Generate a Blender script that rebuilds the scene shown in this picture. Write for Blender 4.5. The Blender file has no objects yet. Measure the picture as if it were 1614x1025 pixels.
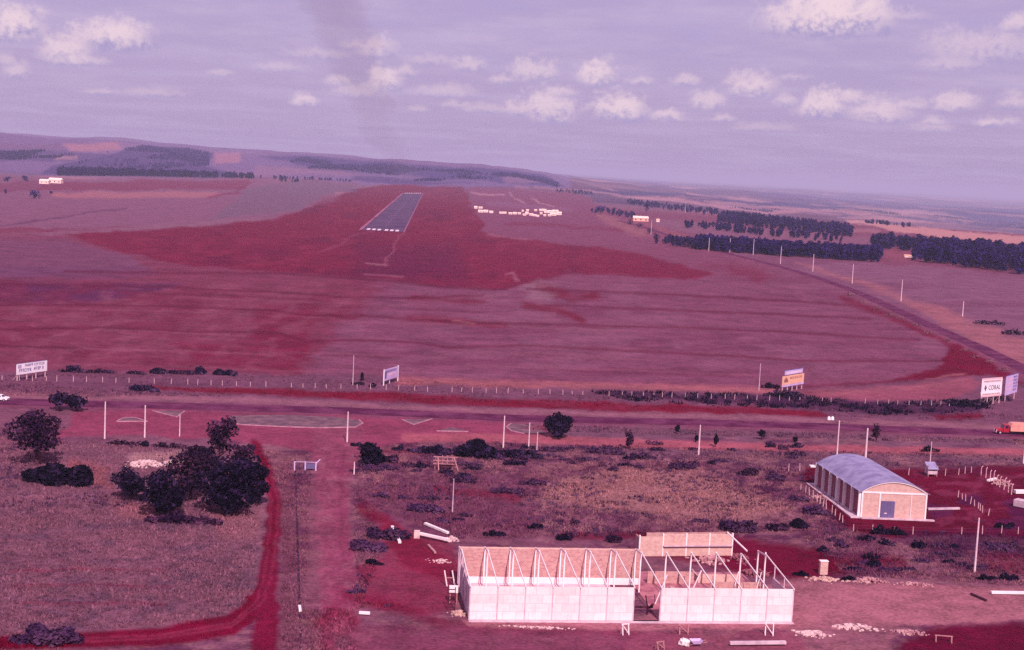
import bpy, math, random
import numpy as np
from mathutils import Vector, Matrix

# ---------------------------------------------------------------- camera, light, exposure
SC = bpy.context.scene
COL = SC.collection
W0, H0, F0 = 1614.0, 1025.0, 2241.7
CAM_H, PITCH, ROLL = 64.0, math.radians(6.17), math.radians(2.8)
_r0 = np.array([1.0, 0, 0]); _u0 = np.array([0, math.sin(PITCH), math.cos(PITCH)])
FWD = np.array([0, math.cos(PITCH), -math.sin(PITCH)])
RGT = math.cos(ROLL) * _r0 + math.sin(ROLL) * _u0
UPV = -math.sin(ROLL) * _r0 + math.cos(ROLL) * _u0
cam_d = bpy.data.cameras.new('camera'); cam = bpy.data.objects.new('camera', cam_d); COL.objects.link(cam)
cam_d.sensor_fit = 'HORIZONTAL'; cam_d.sensor_width = 36.0; cam_d.lens = 50.0
cam_d.clip_start = 1.0; cam_d.clip_end = 120000.0
m = Matrix.Identity(4)
for i in range(3):
    m[i][0], m[i][1], m[i][2] = RGT[i], UPV[i], -FWD[i]
m[2][3] = CAM_H
cam.matrix_world = m
SC.camera = cam

SUN_EL, SUN_AZ = math.radians(43), math.radians(166)   # azimuth clockwise from +Y: behind and a little to the right
SUN_DIR = Vector((math.sin(SUN_AZ) * math.cos(SUN_EL), math.cos(SUN_AZ) * math.cos(SUN_EL), math.sin(SUN_EL)))
sl = bpy.data.lights.new('sun', 'SUN'); sl.energy = 4.7; sl.angle = math.radians(0.5); sl.color = (1.0, 0.88, 0.85)
so = bpy.data.objects.new('sun', sl); COL.objects.link(so)
so.rotation_euler = (-SUN_DIR).to_track_quat('-Z', 'Y').to_euler()

SC.view_settings.view_transform = 'Standard'; SC.view_settings.look = 'None'
SC.view_settings.exposure = 0.0; SC.view_settings.gamma = 1.0
SC.cycles.use_denoising = False
SC.cycles.volume_bounces = 0
SC.cycles.max_bounces = 5
SC.cycles.sample_clamp_indirect = 4.0

def ray(px, py):
    px = np.asarray(px, float); py = np.asarray(py, float)
    d = FWD + ((px - W0 / 2) / F0)[..., None] * RGT + ((H0 / 2 - py) / F0)[..., None] * UPV
    return d / np.linalg.norm(d, axis=-1, keepdims=True)

def lin(r, g, b, k=1.0):
    f = lambda c: (c / 255 / 12.92) if c <= 10.3 else ((c / 255 + 0.055) / 1.055) ** 2.4
    return np.array([f(r) * k, f(g) * k, f(b) * k])

# ---------------------------------------------------------------- sky
wd = bpy.data.worlds.new('World'); SC.world = wd; wd.use_nodes = True
NT = wd.node_tree; NT.nodes.clear()
def nmath(nt, op, a, b=None, c=None, clamp=False):
    n = nt.nodes.new('ShaderNodeMath'); n.operation = op; n.use_clamp = clamp
    for k, v in enumerate((a, b, c)):
        if v is None: continue
        if isinstance(v, (int, float)): n.inputs[k].default_value = float(v)
        else: nt.links.new(v, n.inputs[k])
    return n.outputs[0]
def nmix(nt, fac, a, b, mode='MIX'):
    n = nt.nodes.new('ShaderNodeMix'); n.data_type = 'RGBA'; n.blend_type = mode
    for sock, v in ((n.inputs[0], fac), (n.inputs[6], a), (n.inputs[7], b)):
        if isinstance(v, (int, float)): sock.default_value = v
        elif isinstance(v, (tuple, list, np.ndarray)): sock.default_value = (*[float(q) for q in v[:3]], 1)
        else: nt.links.new(v, sock)
    return n.outputs[2]
def nramp(nt, val, lo, hi, a=0.0, b=1.0):
    n = nt.nodes.new('ShaderNodeMapRange'); n.interpolation_type = 'SMOOTHSTEP'
    nt.links.new(val, n.inputs[0])
    n.inputs[1].default_value, n.inputs[2].default_value, n.inputs[3].default_value, n.inputs[4].default_value = lo, hi, a, b
    return n.outputs[0]
def nnoise(nt, vec, scale, detail=4, rough=0.55):
    n = nt.nodes.new('ShaderNodeTexNoise'); n.inputs['Scale'].default_value = scale
    n.inputs['Detail'].default_value = detail; n.inputs['Roughness'].default_value = rough
    if vec is not None: nt.links.new(vec, n.inputs['Vector'])
    return n.outputs['Fac']
def ncomb(nt, x, y, z=0.0):
    n = nt.nodes.new('ShaderNodeCombineXYZ')
    for k, v in enumerate((x, y, z)):
        if isinstance(v, (int, float)): n.inputs[k].default_value = v
        else: nt.links.new(v, n.inputs[k])
    return n.outputs[0]

tc = NT.nodes.new('ShaderNodeTexCoord')
sep = NT.nodes.new('ShaderNodeSeparateXYZ'); NT.links.new(tc.outputs['Generated'], sep.inputs[0])
sx, sy, sz = sep.outputs
sky = NT.nodes.new('ShaderNodeTexSky'); sky.sky_type = 'NISHITA'; sky.sun_disc = False
sky.sun_elevation = SUN_EL; sky.sun_rotation = SUN_AZ
sky.air_density = 1.0; sky.dust_density = 2.0; sky.ozone_density = 1.5
tint = nmix(NT, 1.0, sky.outputs[0], (0.98, 0.76, 0.98), 'MULTIPLY')
base = nmix(NT, 0.78, tint, (5.0, 3.75, 6.4))                     # thin veil of high cloud over the blue
AZ = nmath(NT, 'ARCTAN2', sx, sy); EL = nmath(NT, 'ARCSINE', sz)
# high streaky layer, seen in perspective
zz = nmath(NT, 'MAXIMUM', nmath(NT, 'ADD', sz, 0.045), 0.02)
pv = ncomb(NT, nmath(NT, 'DIVIDE', sx, zz), nmath(NT, 'MULTIPLY', nmath(NT, 'DIVIDE', sy, zz), 1.0))
st = nnoise(NT, pv, 0.9, 6, 0.6)
st2 = nnoise(NT, ncomb(NT, nmath(NT, 'MULTIPLY', AZ, 14), nmath(NT, 'MULTIPLY', EL, 75)), 1.0, 6, 0.6)
veil = nmath(NT, 'MULTIPLY', nramp(NT, st, 0.40, 0.72), 0.4)
base = nmix(NT, veil, base, (6.0, 4.9, 7.2))
veil2 = nmath(NT, 'MULTIPLY', nramp(NT, st2, 0.42, 0.75), nramp(NT, EL, 0.01, 0.07, 0.0, 0.38))
base = nmix(NT, veil2, base, (6.5, 5.2, 7.0))
dk = nmath(NT, 'MULTIPLY', nramp(NT, st2, 0.46, 0.25), nramp(NT, EL, 0.02, 0.09, 0.0, 0.22))
base = nmix(NT, dk, base, (3.9, 3.6, 6.6))
# cumulus: flat-bottomed heaps with ragged noisy tops, placed by compass bearing and elevation
av = ncomb(NT, AZ, EL)
n_big = nnoise(NT, av, 38, 5, 0.55)
n_fin = nnoise(NT, av, 150, 6, 0.65)
g = bpy.data.node_groups.new('cumulus', 'ShaderNodeTree')
for nm in ('az', 'el', 'a0', 'e0', 'w', 'h', 'n1', 'n2'):
    g.interface.new_socket(nm, in_out='INPUT', socket_type='NodeSocketFloat')
for nm in ('mask', 'lit'):
    g.interface.new_socket(nm, in_out='OUTPUT', socket_type='NodeSocketFloat')
gi = g.nodes.new('NodeGroupInput'); go = g.nodes.new('NodeGroupOutput'); I = gi.outputs
u = nmath(g, 'DIVIDE', nmath(g, 'SUBTRACT', I['az'], I['a0']), I['w'])
v = nmath(g, 'DIVIDE', nmath(g, 'SUBTRACT', I['el'], I['e0']), I['h'])
vn = nmath(g, 'MULTIPLY', nmath(g, 'MINIMUM', v, 0.0), 3.2)
vv = nmath(g, 'ADD', nmath(g, 'MAXIMUM', v, 0.0), vn)
d2 = nmath(g, 'SQRT', nmath(g, 'ADD', nmath(g, 'MULTIPLY', u, u), nmath(g, 'MULTIPLY', vv, vv)))
nn = nmath(g, 'ADD', nmath(g, 'MULTIPLY', nmath(g, 'SUBTRACT', I['n1'], 0.5), 1.15), nmath(g, 'MULTIPLY', nmath(g, 'SUBTRACT', I['n2'], 0.5), 1.25))
d3 = nmath(g, 'ADD', d2, nn)
g.links.new(nramp(g, d3, 1.12, 0.38), go.inputs['mask'])
lt = nmath(g, 'ADD', nmath(g, 'ADD', v, nmath(g, 'MULTIPLY', u, -0.12)), nmath(g, 'MULTIPLY', nmath(g, 'SUBTRACT', I['n2'], 0.5), 1.6))
g.links.new(nramp(g, lt, -0.30, 0.40), go.inputs['lit'])
CLOUDS = [  # base px, base py, half width, height, opacity
    (28, 52, 44, 50, .95), (182, 68, 62, 46, .9), (98, 92, 40, 42, .8), (1303, 42, 108, 62, 1.0), (1545, 88, 90, 44, .45),
    (1500, 108, 60, 22, .35), (480, 164, 26, 18, .75), (604, 136, 34, 32, .8), (592, 84, 36, 32, .55), (742, 108, 30, 22, .5),
    (842, 122, 42, 32, .6), (938, 127, 34, 36, .85), (866, 184, 46, 46, .75), (818, 178, 26, 22, .6), (975, 182, 52, 36, .9),
    (1056, 188, 32, 18, .7), (1116, 168, 30, 26, .6), (1188, 147, 48, 32, .75), (1298, 178, 46, 36, .85), (1386, 188, 54, 32, .65),
    (1506, 172, 34, 24, .65), (1558, 198, 22, 16, .7), (1604, 168, 30, 22, .5), (700, 150, 60, 20, .35), (560, 150, 50, 22, .35),
    (230, 150, 60, 14, .3), (440, 110, 40, 14, .3), (1470, 205, 40, 14, .4), (1200, 205, 60, 12, .3), (1602, 45, 26, 22, .6),
    (30, 118, 22, 26, .5), (1240, 165, 22, 20, .55), (760, 175, 50, 14, .35), (500, 90, 60, 16, .3), (680, 100, 40, 16, .3),
    (640, 118, 22, 16, .45), (530, 132, 24, 14, .4), (790, 130, 22, 14, .45), (890, 150, 26, 16, .5), (1010, 132, 24, 14, .45), (1085, 132, 26, 16, .5), (1140, 190, 22, 12, .5),
    (1345, 160, 22, 18, .6), (1440, 170, 26, 14, .45), (1470, 195, 24, 12, .5), (660, 175, 22, 10, .35), (710, 168, 28, 12, .4), (560, 75, 26, 16, .4), (160, 148, 30, 10, .35), (345, 118, 24, 10, .35),
    (1250, 125, 30, 12, .35), (1590, 195, 20, 12, .4), (12, 100, 18, 18, .4), (130, 100, 44, 12, .45), (1420, 30, 40, 14, .3)]
cur = base
for (cx, cy, cw, ch, op) in CLOUDS:
    d = ray(cx, cy); n = NT.nodes.new('ShaderNodeGroup'); n.node_tree = g
    for k, vv_ in (('az', AZ), ('el', EL), ('n1', n_big), ('n2', n_fin)): NT.links.new(vv_, n.inputs[k])
    n.inputs['a0'].default_value = math.atan2(d[0], d[1]); n.inputs['e0'].default_value = math.asin(d[2])
    n.inputs['w'].default_value = cw / F0 * 1.1; n.inputs['h'].default_value = ch / F0 * 1.1
    colr = nmix(NT, n.outputs['lit'], (4.2, 3.5, 6.0), (8.9, 6.9, 7.6))
    cur = nmix(NT, nmath(NT, 'MULTIPLY', n.outputs['mask'], op), cur, colr)
bg = NT.nodes.new('ShaderNodeBackground'); NT.links.new(cur, bg.inputs[0]); bg.inputs[1].default_value = 0.1
wo = NT.nodes.new('ShaderNodeOutputWorld'); NT.links.new(bg.outputs[0], wo.inputs[0])

# ---------------------------------------------------------------- terrain function and pixel -> ground
def sstep(a, b, x):
    t = np.clip((np.asarray(x, float) - a) / (b - a), 0, 1); return t * t * (3 - 2 * t)
def vnoise(x, y, seed=0):
    x = np.asarray(x, float); y = np.asarray(y, float)
    xi = np.floor(x).astype(np.int64); yi = np.floor(y).astype(np.int64); xf = x - xi; yf = y - yi
    def h(i, j):
        n = (i * 374761393 + j * 668265263 + seed * 2147483647 + 1013) & 0x7fffffff
        n = ((n ^ (n >> 13)) * 1274126177) & 0x7fffffff
        n = (n ^ (n >> 16)) & 0xffff
        return n / 65535.0
    ux = xf * xf * (3 - 2 * xf); uy = yf * yf * (3 - 2 * yf)
    return (h(xi, yi) * (1 - ux) + h(xi + 1, yi) * ux) * (1 - uy) + (h(xi, yi + 1) * (1 - ux) + h(xi + 1, yi + 1) * ux) * uy
def fbm(x, y, o=4, seed=0):
    s = 0; a = 0.5; t = 0
    for k in range(o):
        s = s + a * vnoise(x * 2 ** k + 17.3 * k, y * 2 ** k - 9.1 * k, seed + k); t += a; a *= 0.5
    return s / t
def terrain(x, y):
    x = np.asarray(x, float); y = np.asarray(y, float)
    d = np.hypot(x, y); px = 807 + F0 * x / np.maximum(y, 50.0)
    A = np.interp(px, [-1500, 0, 200, 330, 480, 640, 800, 860, 920, 1000, 1300, 1614, 3000],
                  [150, 118, 104, 92, 78, 70, 62, 44, 8, -20, -70, -105, -130])
    s0 = np.interp(px, [300, 900, 1200], [3500, 3500, 2100]); s1 = np.interp(px, [300, 900, 1200], [6200, 5600, 6500])
    z = A * sstep(0, 1, (d - s0) / (s1 - s0))
    z = z * (1 - 0.25 * sstep(8000, 14000, d))
    z = z + sstep(3600, 5600, d) * 42 * (fbm(x / 1500, y / 1500, 3, 5) - 0.5)
    z = z + sstep(5200, 8000, d) * 90 * (fbm(x / 2600, y / 1300, 3, 9) - 0.5) + sstep(3800, 5200, d) * 46 * (fbm(px / 90, d / 1500, 3, 12) - 0.5)
    return np.where(y > 60, z, 0.0)
_T = np.concatenate([np.linspace(150, 4000, 300), np.geomspace(4050, 60000, 160)])
def P(px, py):
    """ground point under a pixel of the photograph"""
    px = np.atleast_1d(np.asarray(px, float)); py = np.atleast_1d(np.asarray(py, float))
    d = ray(px, py); o = np.array([0, 0, CAM_H])
    pts = o + _T[None, :, None] * d[:, None, :]
    below = pts[..., 2] < terrain(pts[..., 0], pts[..., 1])
    k = np.where(below.any(1), below.argmax(1), len(_T) - 1); k = np.maximum(k, 1)
    lo = _T[k - 1].copy(); hi = _T[k].copy()
    for _ in range(24):
        mid = (lo + hi) / 2; q = o + mid[:, None] * d; b = q[:, 2] < terrain(q[:, 0], q[:, 1])
        hi = np.where(b, mid, hi); lo = np.where(b, lo, mid)
    q = o + hi[:, None] * d; q[:, 2] = terrain(q[:, 0], q[:, 1])
    return q
def G(px, py): return Vector(P(px, py)[0])
def proj(x, y, z):
    r = np.stack([x, y, np.asarray(z) - CAM_H], -1)
    w = np.maximum(r @ FWD, 1e-3); return W0 / 2 + F0 * (r @ RGT) / w, H0 / 2 - F0 * (r @ UPV) / w
def mpp(p): return (Vector(p) - Vector((0, 0, CAM_H))).length / F0       # metres per photo pixel at a point

# ---------------------------------------------------------------- materials
def newmat(name):
    mt = bpy.data.materials.new(name); mt.use_nodes = True; nt = mt.node_tree
    return mt, nt, nt.nodes['Principled BSDF']
def mat(name, rgb, rgb2=None, scale=1.0, rough=0.9, lo=0.35, hi=0.68, bump=0.0, detail=5, metallic=0.0, spec=0.25):
    mt, nt, p = newmat(name)
    p.inputs['Roughness'].default_value = rough; p.inputs['Metallic'].default_value = metallic
    p.inputs['Specular IOR Level'].default_value = spec
    c1 = lin(*rgb); c2 = lin(*(rgb2 or rgb))
    t = nt.nodes.new('ShaderNodeTexCoord')
    n = nnoise(nt, t.outputs['Object'], scale, detail, 0.62)
    nt.links.new(nmix(nt, nramp(nt, n, lo, hi), c1, c2), p.inputs['Base Color'])
    if bump:
        b = nt.nodes.new('ShaderNodeBump'); b.inputs['Strength'].default_value = bump; b.inputs['Distance'].default_value = 0.05
        nt.links.new(n, b.inputs['Height']); nt.links.new(b.outputs[0], p.inputs['Normal'])
    return mt
def brickmat(name, a, b, mortar, bw=0.42, bh=0.22, ms=0.02):
    mt, nt, p = newmat(name); p.inputs['Roughness'].default_value = 0.95; p.inputs['Specular IOR Level'].default_value = 0.1
    t = nt.nodes.new('ShaderNodeTexCoord'); s = nt.nodes.new('ShaderNodeSeparateXYZ'); nt.links.new(t.outputs['Object'], s.inputs[0])
    vec = ncomb(nt, nmath(nt, 'ADD', s.outputs[0], s.outputs[1]), s.outputs[2])
    br = nt.nodes.new('ShaderNodeTexBrick'); nt.links.new(vec, br.inputs['Vector'])
    br.inputs['Color1'].default_value = (*lin(*a), 1); br.inputs['Color2'].default_value = (*lin(*b), 1); br.inputs['Mortar'].default_value = (*lin(*mortar), 1)
    br.inputs['Scale'].default_value = 1.0; br.inputs['Brick Width'].default_value = bw; br.inputs['Row Height'].default_value = bh; br.inputs['Mortar Size'].default_value = ms
    n = nnoise(nt, t.outputs['Object'], 0.9, 5, 0.65)
    nt.links.new(nmix(nt, nmath(nt, 'MULTIPLY', nramp(nt, n, 0.4, 0.75), 0.5), br.outputs['Color'], lin(*mortar)), p.inputs['Base Color'])
    return mt
M = dict(
    asphalt=mat('asphalt', (82, 28, 62), (112, 54, 86), 0.14, 0.95, bump=0.1, spec=0.02),
    runway=mat('runway_asphalt', (80, 54, 84), (98, 70, 98), 0.03, 0.95, spec=0.02),
    paint=mat('white_paint', (240, 205, 215), (215, 180, 195), 0.6),
    oldpaint=mat('worn_paint', (132, 82, 114), (112, 70, 104), 0.1),
    white=mat('white_concrete', (248, 226, 228), (236, 206, 212), 0.3, 0.9, 0.35, 0.75, detail=8),
    panel=None,
    turf=mat('island_turf', (92, 58, 76), (128, 86, 98), 0.3),
    concrete=mat('grey_concrete', (214, 180, 192), (188, 150, 168), 0.8),
    pole=mat('pole_concrete', (236, 200, 208), (212, 170, 184), 0.9),
    post=mat('post_concrete', (224, 180, 184), (196, 140, 152), 1.5),
    slab=mat('floor_concrete', (222, 190, 200), (198, 158, 172), 0.5),
    soil=mat('bare_soil', (184, 112, 124), (146, 74, 96), 0.5, detail=8),
    brick=brickmat('hollow_brick', (194, 138, 136), (164, 104, 110), (208, 166, 162)),
    brick2=brickmat('pale_brick', (210, 160, 152), (188, 134, 132), (224, 186, 178)),
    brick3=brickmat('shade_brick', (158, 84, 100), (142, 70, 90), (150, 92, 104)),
    roof=mat('fibre_cement', (154, 138, 174), (124, 108, 148), 0.45, 0.8, detail=8),
    steel=mat('grey_door', (112, 92, 136), (98, 80, 124), 0.8, 0.6),
    wood=mat('rough_timber', (196, 134, 138), (160, 96, 110), 2.0),
    darkwood=mat('dark_timber', (84, 34, 52), (58, 18, 40), 2.0),
    rubble=mat('rubble', (214, 160, 164), (160, 92, 110), 1.2),
    stone=mat('pale_stone', (232, 196, 196), (200, 150, 160), 1.5),
    kerb=mat('kerb_concrete', (190, 134, 150), (158, 98, 120), 0.5),
    bark=mat('bark', (66, 26, 46), (92, 48, 66), 3.0),
    signwhite=mat('sign_white', (246, 226, 234), (232, 208, 222), 0.4, 0.6),
    signlav=mat('sign_lavender', (208, 176, 218), (190, 156, 206), 0.3, 0.6),
    signorange=mat('sign_orange', (234, 176, 150), (224, 160, 140), 0.3, 0.6),
    signpink=mat('sign_pink', (232, 176, 186), (220, 160, 172), 0.5, 0.6),
    letterblue=mat('letter_blue', (96, 76, 130), (116, 92, 146), 0.5, 0.7),
    letterbrown=mat('letter_brown', (150, 84, 84), (166, 100, 96), 0.5, 0.7),
    letterdark=mat('letter_dark', (62, 44, 66), (78, 58, 80), 0.5, 0.7),
    red=mat('red_paint', (176, 40, 62), (156, 30, 54), 0.6, 0.4),
    tarp=mat('orange_tarp', (226, 150, 140), (206, 130, 126), 0.8, 0.8),
    chrome=mat('headlamp', (255, 214, 220), None, 1, 0.2),
    tyre=mat('tyre', (34, 14, 30), (46, 20, 38), 2.0),
    glass=mat('window_glass', (46, 26, 60), (60, 38, 74), 1, 0.1, spec=0.6),
    carwhite=mat('car_white', (250, 236, 240), (240, 224, 230), 0.5, 0.35),
    farwall=mat('far_white_wall', (252, 216, 206), (240, 196, 188), 0.2),
    farroof=mat('far_tile', (238, 176, 158), (222, 158, 146), 0.2),
    ditch=mat('wet_ditch', (38, 8, 38), (58, 18, 50), 0.5),
)
def leafmat(name, a, b, scale=0.35, lo=0.34, hi=0.66):
    mt = mat(name, a, b, scale, 0.85, lo, hi, spec=0.1)
    nt = mt.node_tree; p = nt.nodes['Principled BSDF']; src = p.inputs['Base Color'].links[0].from_socket
    oi = nt.nodes.new('ShaderNodeObjectInfo')
    k = nmath(nt, 'MULTIPLY_ADD', oi.outputs['Random'], 0.5, 0.75)
    hs = nt.nodes.new('ShaderNodeHueSaturation'); nt.links.new(k, hs.inputs['Value']); nt.links.new(src, hs.inputs['Color'])
    nt.links.new(hs.outputs[0], p.inputs['Base Color'])
    return mt
M['panel'] = brickmat('precast_panel', (246, 222, 222), (234, 206, 208), (216, 182, 188), 1.9, 1.25, 0.03)
M['leaf'] = leafmat('dark_leaf', (20, 5, 40), (86, 54, 92), 0.5, 0.44, 0.68)
M['leafred'] = leafmat('reddish_leaf', (30, 6, 38), (92, 48, 80), 0.5, 0.44, 0.68)
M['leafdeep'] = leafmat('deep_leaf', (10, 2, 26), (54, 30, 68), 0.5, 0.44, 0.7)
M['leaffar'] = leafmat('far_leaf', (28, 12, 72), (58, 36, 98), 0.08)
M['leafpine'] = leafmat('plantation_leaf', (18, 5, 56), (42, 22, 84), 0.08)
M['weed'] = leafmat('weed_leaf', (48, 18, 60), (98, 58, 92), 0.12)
M['leafhill'] = leafmat('hill_forest_leaf', (48, 32, 88), (74, 54, 110), 0.03)  # paler, bluer leaf with distance haze put into its colour
M['grass'] = leafmat('tall_dry_grass', (104, 56, 74), (160, 106, 116), 0.06)
M['grassred'] = leafmat('short_field_grass', (94, 46, 68), (134, 84, 100), 0.06)

# ---------------------------------------------------------------- object helpers
def tag(o, label=None, cat=None, group=None, kind=None):
    if label: o['label'] = label
    if cat: o['category'] = cat
    if group: o['group'] = group
    if kind: o['kind'] = kind
    return o
def empty(name, loc, rz=0.0, label=None, cat=None, group=None):
    o = bpy.data.objects.new(name, None); COL.objects.link(o); o.empty_display_size = 0.5
    o.location = loc; o.rotation_euler = (0, 0, rz); return tag(o, label, cat, group)
class MB:
    def __init__(s): s.v = []; s.f = []
    def add(s, vs, fs):
        n = len(s.v); s.v += [tuple(q) for q in vs]; s.f += [tuple(i + n for i in f) for f in fs]; return s
    def box(s, x0, x1, y0, y1, z0, z1):
        return s.add([(x0, y0, z0), (x1, y0, z0), (x1, y1, z0), (x0, y1, z0), (x0, y0, z1), (x1, y0, z1), (x1, y1, z1), (x0, y1, z1)],
                     [(3, 2, 1, 0), (4, 5, 6, 7), (0, 1, 5, 4), (1, 2, 6, 5), (2, 3, 7, 6), (3, 0, 4, 7)])
    def bar(s, a, b, w, h=None, up=(0, 0, 1)):
        a = Vector(a); b = Vector(b); d = (b - a).normalized(); h = h or w
        u = Vector(up); x = d.cross(u)
        if x.length < 1e-4: x = d.cross(Vector((1, 0, 0)))
        x.normalize(); y = x.cross(d).normalized(); x = x * w / 2; y = y * h / 2
        return s.add([a - x - y, a + x - y, a + x + y, a - x + y, b - x - y, b + x - y, b + x + y, b - x + y],
                     [(3, 2, 1, 0), (4, 5, 6, 7), (0, 1, 5, 4), (1, 2, 6, 5), (2, 3, 7, 6), (3, 0, 4, 7)])
    def tube(s, a, b, r0, r1=None, n=8):
        a = Vector(a); b = Vector(b); d = (b - a).normalized(); r1 = r0 if r1 is None else r1
        x = d.cross(Vector((0, 0, 1)))
        if x.length < 1e-4: x = Vector((1, 0, 0))
        x.normalize(); y = d.cross(x); vs = []
        for c, r in ((a, r0), (b, r1)):
            for k in range(n):
                t = 2 * math.pi * k / n; vs.append(c + x * (r * math.cos(t)) + y * (r * math.sin(t)))
        fs = [(k, (k + 1) % n, n + (k + 1) % n, n + k) for k in range(n)] + [tuple(range(n - 1, -1, -1)), tuple(range(n, 2 * n))]
        return s.add(vs, fs)
    def prism(s, poly, y0, y1):
        """poly of (x,z) extruded along y"""
        n = len(poly); vs = [(x, y0, z) for x, z in poly] + [(x, y1, z) for x, z in poly]
        return s.add(vs, [tuple(range(n)), tuple(range(2 * n - 1, n - 1, -1))] + [((k + 1) % n, k, n + k, n + (k + 1) % n) for k in range(n)])
    def chunk(s, c, r, rng, sq=0.7):
        c = Vector(c); a = rng.uniform(0, 6.28); vs = []
        for k in range(8):
            q = Vector(((1 if k & 1 else -1), (1 if k & 2 else -1), (1 if k & 4 else -1) * sq)) * (r * 0.6)
            q = q * rng.uniform(0.65, 1.1); q.rotate(Matrix.Rotation(a, 3, 'Z')); vs.append(c + q)
        return s.add(vs, [(0, 2, 3, 1), (4, 5, 7, 6), (0, 1, 5, 4), (2, 6, 7, 3), (0, 4, 6, 2), (1, 3, 7, 5)])
    def build(s, name, m, parent=None, smooth=False):
        me = bpy.data.meshes.new(name); me.from_pydata(s.v, [], s.f); me.update(); me.materials.append(m)
        if smooth: me.polygons.foreach_set('use_smooth', [True] * len(me.polygons))
        o = bpy.data.objects.new(name, me); COL.objects.link(o)
        if parent: o.parent = parent
        return o
def quadmesh(name, verts, nper, m):
    """verts: (k*nper,3) array, faces are consecutive groups"""
    me = bpy.data.meshes.new(name); nv = len(verts); nf = nv // nper
    me.vertices.add(nv); me.loops.add(nv); me.polygons.add(nf)
    me.vertices.foreach_set('co', np.asarray(verts, np.float32).ravel())
    me.loops.foreach_set('vertex_index', np.arange(nv, dtype=np.int32))
    me.polygons.foreach_set('loop_start', np.arange(0, nv, nper, dtype=np.int32))
    me.polygons.foreach_set('loop_total', np.full(nf, nper, np.int32))
    me.update(); me.validate(); me.materials.append(m); return me
def link(name, me, parent=None, loc=(0, 0, 0)):
    o = bpy.data.objects.new(name, me); COL.objects.link(o); o.location = loc
    if parent: o.parent = parent
    return o

# ---------------------------------------------------------------- ground
RN = np.random.default_rng(7)
rowsY = [-300, -150, 0, 60, 110, 140]
y = 150.0
while y < 4200:
    rowsY.append(y); y += max(0.45, min(y * y / (1424 * CAM_H) * 0.9, 30))
while y < 60000:
    rowsY.append(y); y *= 1.016
rowsY = np.array(rowsY)
uu = np.concatenate([np.linspace(-1.6, -0.47, 36), np.linspace(-0.44, 0.44, 640), np.linspace(0.47, 1.6, 36)])
YY, UU = np.meshgrid(rowsY, uu, indexing='ij')
XX = UU * (np.maximum(YY, 110) * 0.97 + 12)
ZZ = terrain(XX, YY)
PX, PY = proj(XX, YY, ZZ)
DD = np.hypot(XX, YY)
front = YY > 120
PX = np.where(front, PX, -9999); PY = np.where(front, PY, 3000)
wa = (fbm(PX / 38, PY / 11, 4, 21) - 0.5); wb = (fbm(PX / 38 + 40, PY / 11 + 7, 4, 33) - 0.5)
WX = PX + wa * 26; WY = PY + wb * 9
wf = (fbm(PX / 5, PY / 3, 3, 51) - 0.5)
def seg_dist(px, py, ax, ay, bx, by):
    dx, dy = bx - ax, by - ay; t = np.clip(((px - ax) * dx + (py - ay) * dy) / (dx * dx + dy * dy + 1e-9), 0, 1)
    return np.hypot(px - ax - t * dx, py - ay - t * dy), t
def pline(pts, w, soft=3.0, warp=1.0):
    x = PX + (WX - PX) * warp; yv = PY + (WY - PY) * warp + wf * 2 * warp
    out = np.zeros_like(PX); xs = [p[0] for p in pts]; ys = [p[1] for p in pts]
    wm = np.max(w) + soft * 2 + 25
    sel = (PX > min(xs) - wm) & (PX < max(xs) + wm) & (PY > min(ys) - wm) & (PY < max(ys) + wm)
    if not sel.any(): return out
    best = np.full(sel.sum(), -1e9)
    for k in range(len(pts) - 1):
        d, t = seg_dist(x[sel], yv[sel], *pts[k], *pts[k + 1])
        w0, w1 = (w, w) if np.isscalar(w) else (w[k], w[k + 1])
        best = np.maximum(best, (w0 + (w1 - w0) * t) / 2 - d)
    out[sel] = sstep(-soft, soft, best); return out
def pgon(pts, soft=3.0, warp=1.0):
    x = PX + (WX - PX) * warp; yv = PY + (WY - PY) * warp + wf * 3 * warp
    xs = [p[0] for p in pts]; ys = [p[1] for p in pts]; out = np.zeros_like(PX)
    sel = (PX > min(xs) - 40) & (PX < max(xs) + 40) & (PY > min(ys) - 30) & (PY < max(ys) + 30)
    if not sel.any(): return out
    a, b = x[sel], yv[sel]; ins = np.zeros(a.shape, bool); dm = np.full(a.shape, 1e9); n = len(pts)
    for k in range(n):
        (x0, y0), (x1, y1) = pts[k], pts[(k + 1) % n]
        c = ((y0 > b) != (y1 > b)) & (a < (x1 - x0) * (b - y0) / ((y1 - y0) or 1e-9) + x0); ins ^= c
        dm = np.minimum(dm, seg_dist(a, b, x0, y0, x1, y1)[0])
    out[sel] = sstep(-soft, soft, np.where(ins, dm, -dm)); return out
CC = np.zeros(PX.shape + (3,)); CC[:] = lin(136, 74, 100)
def paint(mask, rgb, amt=1.0, mott=0.0):
    global CC
    k = (mask * amt)
    if mott: k = k * np.clip(1 - mott + mott * 2 * sstep(0.3, 0.7, fbm(PX / 30, PY / 10, 4, int(rgb[0]))), 0, 1)
    CC = CC * (1 - k[..., None]) + lin(*rgb) * k[..., None]
def band(y0, y1, x0=-400, x1=2000): return [(x0, y0), (x1, y0), (x1, y1), (x0, y1)]
n1 = fbm(PX / 70, PY / 18, 4, 3); n2 = fbm(PX / 24, PY / 6, 4, 4); n3 = fbm(PX / 160, PY / 10, 4, 8)
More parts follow.
